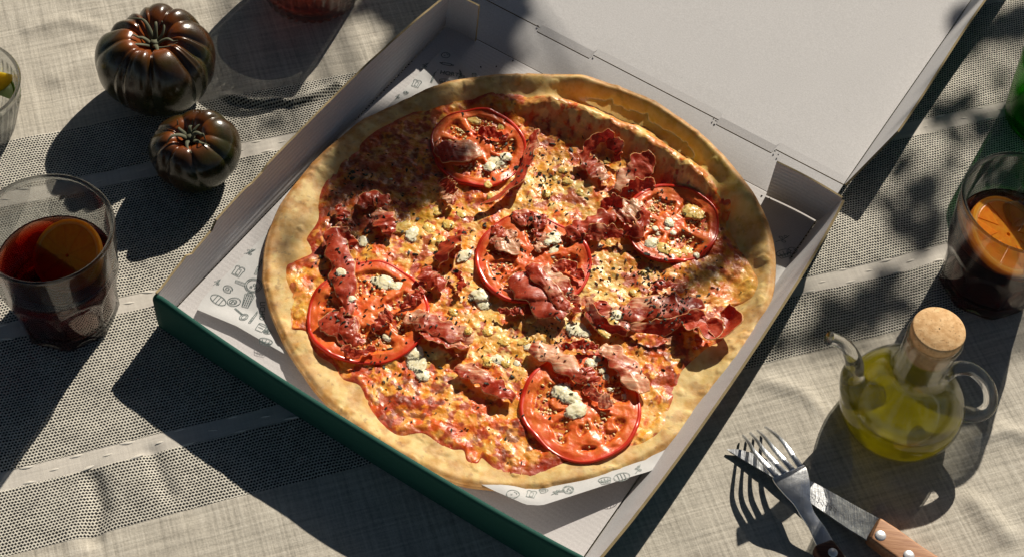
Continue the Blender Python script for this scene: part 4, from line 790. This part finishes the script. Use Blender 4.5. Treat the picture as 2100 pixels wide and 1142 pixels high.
# cola tumblers
g1, ri = tumbler(GL, .0425, .0335, .091, .056, 'cola tumbler left of the box holding a submerged orange slice', rot=.25, group='faceted tumblers of cola')
drink(g1, ri, .0086, .055, M_COLA)
q = at(140, 525, .055); citrus('orange_slice', (q[0], q[1], .0550), .0235, .004, (math.radians(20), math.radians(-24), .3), 'orange slice half sunk in the cola of the left tumbler', M_PEEL, M_OFL)
g2, ri = tumbler(GR, .0425, .0330, .091, .056, 'cola tumbler right of the box with an orange slice and ice', rot=.05, group='faceted tumblers of cola')
drink(g2, ri, .0086, .058, M_COLA)
q = at(2062, 488, .058); citrus('orange_slice', (q[0], q[1], .0605), .0285, .005, (math.radians(18), math.radians(8), .9), 'orange slice floating on the cola of the right tumbler behind the oil', M_PEEL, M_OFL, hole=.3)
M_ICE = mat_glass('ice', (.95, .96, .98), .45, rough=.08, ior=1.31, tcol=(.85, .87, .9))
def icecube(c, s_, rot, label):
    bm = bmesh.new(); bmesh.ops.create_cube(bm, size=s_); bmesh.ops.bevel(bm, geom=bm.edges[:], offset=s_*.16, segments=3, affect='EDGES', profile=.6)
    for v in bm.verts: v.co += v.co*.08*mnoise.noise(v.co*120)
    me = bpy.data.meshes.new('ice'); bm.to_mesh(me); bm.free(); o = link('ice_cube', me, M_ICE); o.location = c; o.rotation_euler = rot; tag(o, label, 'ice cube')
q = at(2078, 440, .06); icecube((q[0], q[1], .0575), .017, (.3, .2, .5), 'ice cube inside the orange ring in the right cola glass')
q = at(2108, 408, .06); icecube((q[0], q[1], .0560), .018, (.1, .5, 1.1), 'ice cube against the far wall of the right cola glass')
# red drink in a ribbed bowl glass at the top edge
M_RED = mat_liquid('red_aperitif', (.96, .26, .07), 32, .25, (.55, .12, .05), 1.34)
qt = at(640, -18, 0)[:2]; g3, ri = tumbler(qt, .0450, .0345, .062, .04, 'ribbed glass bowl of red orange drink at the top edge, behind the tomatoes', facets=0, ribs=36, name='ribbed_glass', wall_=.003, base=.008)
drink(g3, ri, .0077, .040, M_RED)
t = NT('aperitif_rind'); 
qc = at(-75, 168, .052)[:2]; g4, ri = tumbler(qc, .0385, .0230, .052, .05, 'low ribbed clear glass bowl with lemon and lime wedges at the left edge', facets=0, ribs=40, name='ribbed_glass', wall_=.0025, base=.006)
cz = .050
def wedge(name, c, r, rot, peel, flesh, label):
    root = empty(name, c); root.rotation_euler = rot; tag(root, label, 'citrus wedge'); K = 17; a = np.linspace(-.52, .52, 9); V = []; f = []
    for nm, mat, rs in (('peel', peel, (.90, 1.0)), ('flesh', flesh, (.0, .89))):
        P = np.zeros((K, 9, 2, 3))
        for i, ph in enumerate(np.linspace(.02, PI-.02, K)):
            for j, t_ in enumerate(a):
                for k, q in enumerate(rs): P[i, j, k] = (r*q*math.sin(ph)*math.cos(t_), r*q*math.sin(ph)*math.sin(t_), 1.25*r*(q if q else .02)*math.cos(ph)*(1 if q else 0)+(0 if q else 1.1*r*math.cos(ph)*.98))
        V = P.reshape(-1, 3); f = []; I = lambda i, j, k: (i*9+j)*2+k
        for i in range(K-1):
            for j in range(8): f += [(I(i, j, 1), I(i+1, j, 1), I(i+1, j+1, 1), I(i, j+1, 1)), (I(i, j, 0), I(i, j+1, 0), I(i+1, j+1, 0), I(i+1, j, 0))]
            f += [(I(i, 0, 0), I(i+1, 0, 0), I(i+1, 0, 1), I(i, 0, 1)), (I(i, 8, 0), I(i, 8, 1), I(i+1, 8, 1), I(i+1, 8, 0))]
        link(nm, mesh(V, f), mat, root)
    return root
q = at(-16, 150, .036); wedge('lemon_wedge', tuple(q), .017, (0.5, .4, -.4), M_LPE, M_LFL, 'yellow lemon wedge at the back of the ribbed glass on the left')
q = at(-22, 188, .034); wedge('lime_wedge', tuple(q), .016, (1.5, .3, 1.2), M_LIME, M_LIF, 'green rimmed lime wedge in front of the lemon in the ribbed glass')
M_GRN = mat_glass('green_glass', (.30, .85, .10), .5, tcol=(.42, .80, .16))
qg = at(2220, 105, .075)[:2]; tumbler(qg, .0400, .0330, .075, .05, 'bright green glass tumbler at the upper right edge', facets=0, mat=M_GRN, name='green_tumbler', wall_=.0025)
# ================================================================== OIL CRUET
cru = empty('oil_cruet', (*CRU, 0)); tag(cru, 'round glass oil cruet with cork stopper, curved spout and loop handle', 'oil cruet')
HC = .098
po_ = [(.0005, .0020), (.022, .0014), (.030, .0010), (.0345, .0030), (.0380, .0085), (.0398, .0150), (.0400, .0210), (.0388, .0275), (.0358, .0345), (.0312, .0415), (.0262, .0475), (.0215, .0525), (.0185, .0565), (.0170, .0605), (.0163, .0650), (.0162, .0720), (.0164, .0800), (.0168, .0870), (.0173, HC-.0035), (.0176, HC-.0015), (.0172, HC), (.0162, HC)]
po_s = cr(po_, 110); inner = [(r-.0016, z) for r, z in po_[::-1] if z > .006]+[(.0340, .0052), (.029, .0038), (.022, .0036), (.0005, .0042)]; inner[0] = (.0152, HC-.0006); inn = cr(inner, 100)
link('glass_body', lathe(np.vstack([po_s, inn]), 128), M_GLC, cru)
OZ = .0285
def rin(z): zz = [p[1] for p in inner[::-1]]; rr_ = [p[0] for p in inner[::-1]]; return float(np.interp(z, zz[3:], rr_[3:]))
M_OIL = mat_oil()
pf = [(.0005, .0040), (.022, .0034), (.029, .0035)]+[(rin(z)+.0003, z) for z in np.linspace(.0056, OZ, 24)]+[(rin(OZ)-.001, OZ-.0002), (.015, OZ-.0003), (.0005, OZ-.0003)]
link('oil', lathe(pf, 96), M_OIL, cru)
def loc(px, py, z): return at(px, py, z)-np.array([*CRU, 0])
V, f = tube([loc(1790, 820, .020), loc(1762, 812, .026), loc(1748, 775, .040), loc(1752, 745, .053), loc(1740, 715, .064), loc(1722, 700, .070), loc(1700, 693, .074)], [.0125, .0118, .0080, .0058, .0046, .0042, .0044], 60, 20); link('spout', mesh(V, f), M_GLH, cru)
V, f = tube([loc(1935, 768, .052), loc(1960, 755, .056), loc(1995, 758, .056), loc(2026, 790, .048), loc(2030, 830, .036), loc(2005, 850, .027), loc(1965, 845, .022)], [.0055, .0048, .0044, .0044, .0046, .0048, .0058], 70, 18); link('handle', mesh(V, f), M_GLH, cru)
t = NT('cork'); n1 = t.noise(t.obj(), 260, 4, .6); n2 = t.noise(t.obj(), 650, 2)
M_CORK = t.fin(t.pr(color=t.mix(t.sm(n2, .60, .72)*.7, t.mix(t.sm(n1, .3, .7), (.60, .34, .14), (.80, .53, .27)), (.26, .12, .04)), rough=.85, normal=t.bump(n1+n2*.4, .0004, .6)))
pf = [(.0005, HC-.016), (.0143, HC-.016), (.0149, HC-.008), (.0152, HC), (.0162, HC+.002), (.0163, HC+.0072), (.0160, HC+.0082), (.0154, HC+.0086), (.0005, HC+.0086)]
link('cork_stopper', lathe(pf, 64), M_CORK, cru)
# ================================================================== FORK AND KNIFE
t = NT('polished_steel'); n1 = t.noise(vscale(t, t.geo(), 40, 40, 40), 6, 3); n2 = t.noise(vscale(t, t.geo(), 900, 80, 100, -.6), 1, 2)
M_STL = t.fin(t.pr(color=(.72, .74, .77), metal=1.0, rough=n1*.15+.24, normal=t.bump(n2+n1, .0004, .35)))
def mat_wood(name, a, b):
    t = NT(name); w = t.noise(vscale(t, t.geo(), 60, 800, 200, math.radians(28)), 1, 4, .6, .3); return t.fin(t.pr(color=t.mix(t.sm(w, .3, .7), a, b), rough=.55, spec=.35, normal=t.bump(w, .0003, .5)))
M_W1 = mat_wood('tan_wood', (.36, .16, .075), (.52, .27, .14)); M_W2 = mat_wood('dark_wood', (.055, .014, .008), (.11, .032, .016))
t = NT('rivet_metal'); M_RV = t.fin(t.pr(color=(.80, .80, .82), metal=.6, rough=.35))
def strip(rows, th):
    """rows: (left point, right point) world pairs -> slab of thickness th"""
    P = np.array([[l, np.array(l)*.5+np.array(r)*.5, r] for l, r in rows]); n = len(P); V = np.vstack([P.reshape(-1, 3), (P-np.array([0, 0, th])).reshape(-1, 3)]); K = 3*n; f = []
    for i in range(n-1):
        for j in range(2): a = i*3+j; f += [(a, a+1, a+4, a+3), (K+a, K+a+3, K+a+4, K+a+1)]
        a = i*3; f += [(a, a+3, K+a+3, K+a), (a+2, K+a+2, K+a+5, a+5)]
    f += [(0, K, K+1, 1), (1, K+1, K+2, 2), (K-3, K-2, 2*K-2, 2*K-3), (K-2, K-1, 2*K-1, 2*K-2)]; return V, f
fork = empty('fork', (0, 0, 0)); tag(fork, 'steel fork with dark wooden handle, lying across the knife', 'fork', 'cutlery at the lower right')
fk = [((1584, 979, .0215), (1650, 951, .0215)), ((1589, 988, .0213), (1656, 962, .0213)), ((1600, 1002, .0205), (1661, 983, .0205)), ((1614, 1018, .0190), (1662, 1004, .0190)), ((1628, 1033, .0172), (1663, 1024, .0172)), ((1640, 1052, .0150), (1668, 1044, .0150)), ((1652, 1070, .0132), (1679, 1062, .0132)), ((1661, 1085, .0120), (1690, 1076, .0120)), ((1671, 1108, .0110), (1702, 1096, .0110)), ((1690, 1150, .0100), (1724, 1137, .0100)), ((1740, 1260, .008), (1776, 1246, .008))]
rows = cr(np.array([np.concatenate([at(*a), at(*b)]) for a, b in fk]), 60); V, f = strip([(r[:3], r[3:]) for r in rows], .0018); o = link('fork_head', mesh(V, f), M_STL, fork); bevel(o, .0005, 2)
L0, R0_ = at(1584, 979, .0215), at(1650, 951, .0215)
for k, (tx, ty, mx, my) in enumerate(((1523, 890, 1548, 925), (1538, 885, 1566, 920), (1553, 880, 1585, 915), (1569, 873, 1607, 905))):
    fr = (k+.5)/4; w = (.165, .165); a = L0*(1-fr)+R0_*fr; dv = (R0_-L0)*.082
    mid1 = at(mx+(a[0]*0), my, .0165); tip = at(tx, ty, .0035); P = cr(np.array([a, a*.55+at(mx, my, .021)*.45, at(mx, my, .0185), at((mx+tx)/2, (my+ty)/2-2, .0125), tip]), 26)
    wd = np.linspace(1, .42, 26)[:, None]; V, f = strip([(p-dv*q, p+dv*q) for p, q in zip(P, wd)], .0017); o = link('tine', mesh(V, f), M_STL, fork); bevel(o, .0004, 2)
def handle(rows, th, mat, parent, name='handle'):
    V, f = strip(rows, th); o = link(name, mesh(V, f), mat, parent); bevel(o, .0022, 4); return o
hr = [((1669, 1117, .0142), (1708, 1102, .0142)), ((1682, 1146, .0142), (1728, 1128, .0142)), ((1712, 1210, .0135), (1764, 1192, .0135)), ((1760, 1310, .0120), (1814, 1290, .012))]
handle([(at(*a), at(*b)) for a, b in hr], .0095, M_W2, fork)
def rivet(px, py, z, r, parent):
    c = at(px, py, z); pf = [(r, -.001), (r, .0002), (r*.8, .0006), (.0002, .0008)]; o = link('rivet', lathe(pf, 24), M_RV, parent); o.location = tuple(c); return o
rivet(1708, 1132, .0143, .0030, fork); rivet(1745, 1215, .0136, .003, fork)
knife = empty('knife', (0, 0, 0)); tag(knife, 'serrated steel knife with tan wooden handle and pale rivets, under the fork', 'knife', 'cutlery at the lower right')
kr = [((1491, 921, .0022), (1492, 920, .0022)), ((1528, 944, .0030), (1522, 922, .0030)), ((1574, 971, .0040), (1571, 940, .0040)), ((1620, 1002, .0050), (1617, 965, .0050)), ((1663, 1031, .0060), (1664, 986, .0060)), ((1690, 1049, .0066), (1711, 1011, .0066)), ((1735, 1080, .0074), (1755, 1036, .0074)), ((1774, 1104, .0082), (1794, 1057, .0082)), ((1790, 1115, .0084), (1812, 1068, .0084))]
rows = cr(np.array([np.concatenate([at(*a), at(*b)]) for a, b in kr]), 90); V, f = strip([(r[:3], r[3:]) for r in rows], .0012); V = np.array(V)
o = link('blade', mesh(V, f), M_STL, knife, smooth=False)
hr = [((1779, 1099, .0130), (1804, 1057, .0130)), ((1812, 1124, .0135), (1840, 1080, .0135)), ((1860, 1158, .0135), (1890, 1116, .0135)), ((1930, 1206, .0130), (1962, 1162, .0130)), ((2020, 1268, .012), (2055, 1222, .012))]
handle([(at(*a), at(*b)) for a, b in hr], .0105, M_W1, knife); rivet(1806, 1097, .0134, .0035, knife); rivet(1864, 1138, .0137, .0035, knife)
t = NT('etched_mark'); M_ET = t.fin(t.pr(color=(.10, .10, .11), rough=.6, metal=.5))
parts = []
for i in range(12):  # etched lettering-like strokes on the blade, short marks
    fx = 1668+i*4.2; fy = 1012+i*2.6+(i % 3)*2; a, b = at(fx, fy, .0068), at(fx+3.0-(i % 2)*4, fy+6, .0068); V, f = ribbon2d(np.array([a[:2], (a[:2]+b[:2])/2, b[:2]]), .00035); parts.append((np.column_stack([V, np.full(len(V), .0072+i*.00006)]), f))
V, f = join(parts); o = link('etched_marks', mesh(V, f), M_ET, knife); o['kind'] = 'stuff'
# ================================================================== TREE OVERHEAD (out of frame, throws the dappled shade)
def unseen_shade_leaves():
    root = empty('tree_branch', tuple(at(1500, 200, 0)+SUN*1.5)); tag(root, 'thin leafy branch hanging low over the table and dappling the cloth with shade', 'tree branch')
    t = NT('tree_leaf'); g = t.noise(t.geo(), 30, 2); M_LF = t.fin(t.n('ShaderNodeMixShader', {0: .25, 1: t.pr(color=t.mix(g, (.045, .085, .018), (.08, .14, .03)), rough=.5), 2: t.n('ShaderNodeBsdfTranslucent', {'Color': (.10, .2, .03, 1)}).outputs[0]}).outputs[0])
    t = NT('tree_bark'); M_BK = t.fin(t.pr(color=t.mix(t.noise(t.geo(), 60, 3), (.06, .045, .03), (.14, .11, .08)), rough=.9))
    # each entry: where the shade falls (photo order), its radius, height of the leaf cluster along the sunbeam
    spots = [(930, 10, 90, 0), (1010, 60, 60, 0), (870, 60, 70, 0), (960, 110, 80, .0), (1020, 0, 60, 0), (880, -60, 130, 0), (1000, 140, 62, 0), (1000, -50, 90, 0), (1020, 170, 50, .02), (1045, 205, 30, .02),
             (760, 255, 75, .012), (800, 330, 75, .012), (850, 270, 62, .012), (720, 320, 50, .012), (870, 345, 60, .012), (835, 385, 45, .012), (690, 400, 28, .012), (745, 440, 30, .012), (840, 215, 45, .012), (900, 360, 40, .012),
             (590, 490, 26, .012), (620, 455, 18, .012), (600, 530, 16, .012), (720, 480, 22, .012), (560, 250, 22, 0), (590, 215, 16, 0),
             (1530, 470, 44, .016), (1500, 510, 34, .012), (1445, 550, 46, .012), (1400, 590, 30, .012), (1575, 500, 30, .012), (1480, 455, 30, .012), (1370, 625, 24, .012), (1415, 640, 22, .012),
             (1960, 90, 46, 0), (2010, 70, 50, 0), (2060, 60, 50, 0), (2100, 50, 60, 0), (1985, 115, 34, 0), (1930, 235, 34, 0), (1975, 215, 40, 0), (2020, 250, 40, 0), (2060, 235, 46, 0), (2100, 260, 50, 0), (1960, 280, 26, 0), (2050, 170, 20, 0),
             (1850, 340, 36, 0), (1880, 400, 40, 0), (1830, 420, 34, 0), (1860, 460, 36, 0), (1900, 480, 40, 0), (1920, 430, 30, 0), (1910, 370, 30, 0), (1785, 400, 22, 0), (1800, 600, 46, 0), (1750, 640, 46, 0), (1700, 670, 42, 0), (1830, 560, 30, 0), (1850, 610, 36, 0), (1790, 660, 34, 0), (1650, 690, 30, 0), (1700, 620, 24, 0), (1600, 700, 24, 0),
             (1810, 540, 18, 0), (1650, 600, 16, 0), (1950, 330, 24, 0), (700, 30, 24, 0), (2130, 120, 50, 0), (2160, 200, 60, 0), (2180, 20, 70, 0), (2200, 400, 60, 0), (820, -150, 120, 0), (1100, -220, 60, 0)]
    leaf_shape = [(-.5, 0), (-.36, .14), (-.1, .24), (.15, .22), (.36, .12), (.5, 0), (.36, -.12), (.15, -.22), (-.1, -.24), (-.36, -.14)]
    V = [(x, y, -.10*x*x+.06*abs(y)) for x, y in leaf_shape]+[(0, 0, -.02)]; f = [(i, (i+1) % 10, 10) for i in range(10)]; lm = mesh(V, f); proto = None
    ctr = []
    for px, py, r, z in spots:
        L = 1.30+.35*((px*7+py*3) % 10)/10; c = at(px, py, z)+SUN*L; ctr.append(c); R = r*.00034
        nl = max(4, int(4.5*(R/.012)**1.7)); u = np.cross(SUN, [0, 0, 1]); u /= np.linalg.norm(u); v = np.cross(SUN, u)
        big_ = r >= 40 and px < 1200; nl = int(16*(R/.02)**2) if big_ else nl
        for k in range(nl):
            a = rng.uniform(0, 2*PI); q = math.sqrt(rng.uniform(0, 1))*max(.001, R-.011); p = c+u*q*math.cos(a)+v*q*math.sin(a)+SUN*rng.normal(0, .05); s_ = rng.uniform(.036, .05) if big_ else rng.uniform(.026, .036)*min(1, R/.013)
            if proto is None: o = proto = link('leaf', lm, M_LF, root)
            else: o = proto.copy(); COL.objects.link(o)
            o.parent = root; o.location = Vector(p)-root.location; o.scale = (s_, s_, s_); o.rotation_euler = (rng.normal(0, .5)+.55*(-1), rng.normal(0, .5)*.6, rng.uniform(0, 6.28))
    # twigs joining the clusters and a limb going up and away
    hubs = [np.array([-.35, 1.05, 0])+SUN*1.75, np.array([1.15, .30, 0])+SUN*1.75]; parts = []
    for c in ctr:
        hub = hubs[0] if (c-SUN*1.45)[0] < .13 else hubs[1]
        m = c*.5+hub*.5+np.array([0, 0, .06]); V, f = tube([c, c*.8+m*.2+[0, 0, .01], m, hub], [.0006, .0010, .002, .004], 14, 5); parts.append((V, f))
    V, f = join(parts); V = np.array(V)-np.array(root.location); o = link('twigs', mesh(V, f), M_BK, root); o['kind'] = 'stuff'
    for hub, e in ((hubs[0], np.array([-.1, .6, .1])), (hubs[1], np.array([.5, .5, .1]))):
        V, f = tube([hub+[0, 0, -.01], hub+e*.4, hub+e], [.006, .012, .02], 20, 10); V = np.array(V)-np.array(root.location); link('limb', mesh(V, f), M_BK, root)
unseen_shade_leaves()
# refractive caustics of the sun through the glassware onto the cloth
sl.cycles.is_caustics_light = True; tc.cycles.is_caustics_receiver = True
for o_ in bpy.data.objects:
    if o_.parent and o_.parent.name.startswith(('orange_slice', 'lemon', 'lime')) or o_.name.startswith(('ice_cube', 'cork_stopper')) or (o_.name == 'oil'): o_.cycles.is_caustics_receiver = True
    elif o_.type == 'MESH' and o_.name.startswith(('glass_body', 'drink', 'spout')) or (o_.name.startswith('handle') and o_.parent is cru): o_.cycles.is_caustics_caster = True
def sky_blocker():  # unseen leaf dome added to block sky light and deepen the shadows
    root = empty('shade_tree', (.9, 1.6, 1.9)); tag(root, 'large leafy shade tree spreading over the table', 'tree')
    N = 13000; u = rng.normal(0, 1, (N*4, 3)); u /= np.linalg.norm(u, axis=1)[:, None]; u[:, 2] = np.abs(u[:, 2]); R_ = rng.uniform(1.9, 3.0, N*4)[:, None]; C0 = np.array([0, -.1, .05]); P = C0+u*R_
    d = P-np.array([.05, .05, 0]); perp = np.linalg.norm(d-(d@SUN)[:, None]*SUN, axis=1)
    hole = fbm(u[:, 0]*3+5, u[:, 1]*3, .55, 2, 77) > .66
    ok = (P[:, 2] > .55) & (perp > .62) & ~hole & (np.linalg.norm(P-CPOS, axis=1) > .6); P = P[ok][:N]; V = []; f = []
    for i, p in enumerate(P):
        s_ = rng.uniform(.09, .17); e = rng.normal(0, .55, 3); M3 = Matrix.Rotation(rng.uniform(0, 6.28), 3, 'Z') @ Matrix.Rotation(e[0], 3, 'X') @ Matrix.Rotation(e[1], 3, 'Y'); b = len(V)
        for q in ((-.5, 0, 0), (-.15, .24, .03), (.2, .2, .03), (.5, 0, -.02), (.2, -.2, .03), (-.15, -.24, .03)): w_ = M3 @ Vector(q); V.append(tuple(p+np.array(w_)*s_-np.array(root.location)))
        f += [(b, b+1, b+2, b+3), (b, b+3, b+4, b+5)]
    t = NT('crown_leaf'); lf = t.fin(t.pr(color=(.022, .034, .012), rough=.6)); o = link('leaves', mesh(V, f), lf, root, smooth=False); o['kind'] = 'stuff'
    V, f = tube([(.9-.9, 0, -1.9-1.2), (.1, .05, -.8), (0, 0, 0), (-.2, -.1, .8)], [.12, .10, .07, .03], 30, 12); V = np.array(V)+np.array([.6, .5, 0]); link('trunk', mesh(V, f), bpy.data.materials['tree_bark'], root)
sky_blocker()
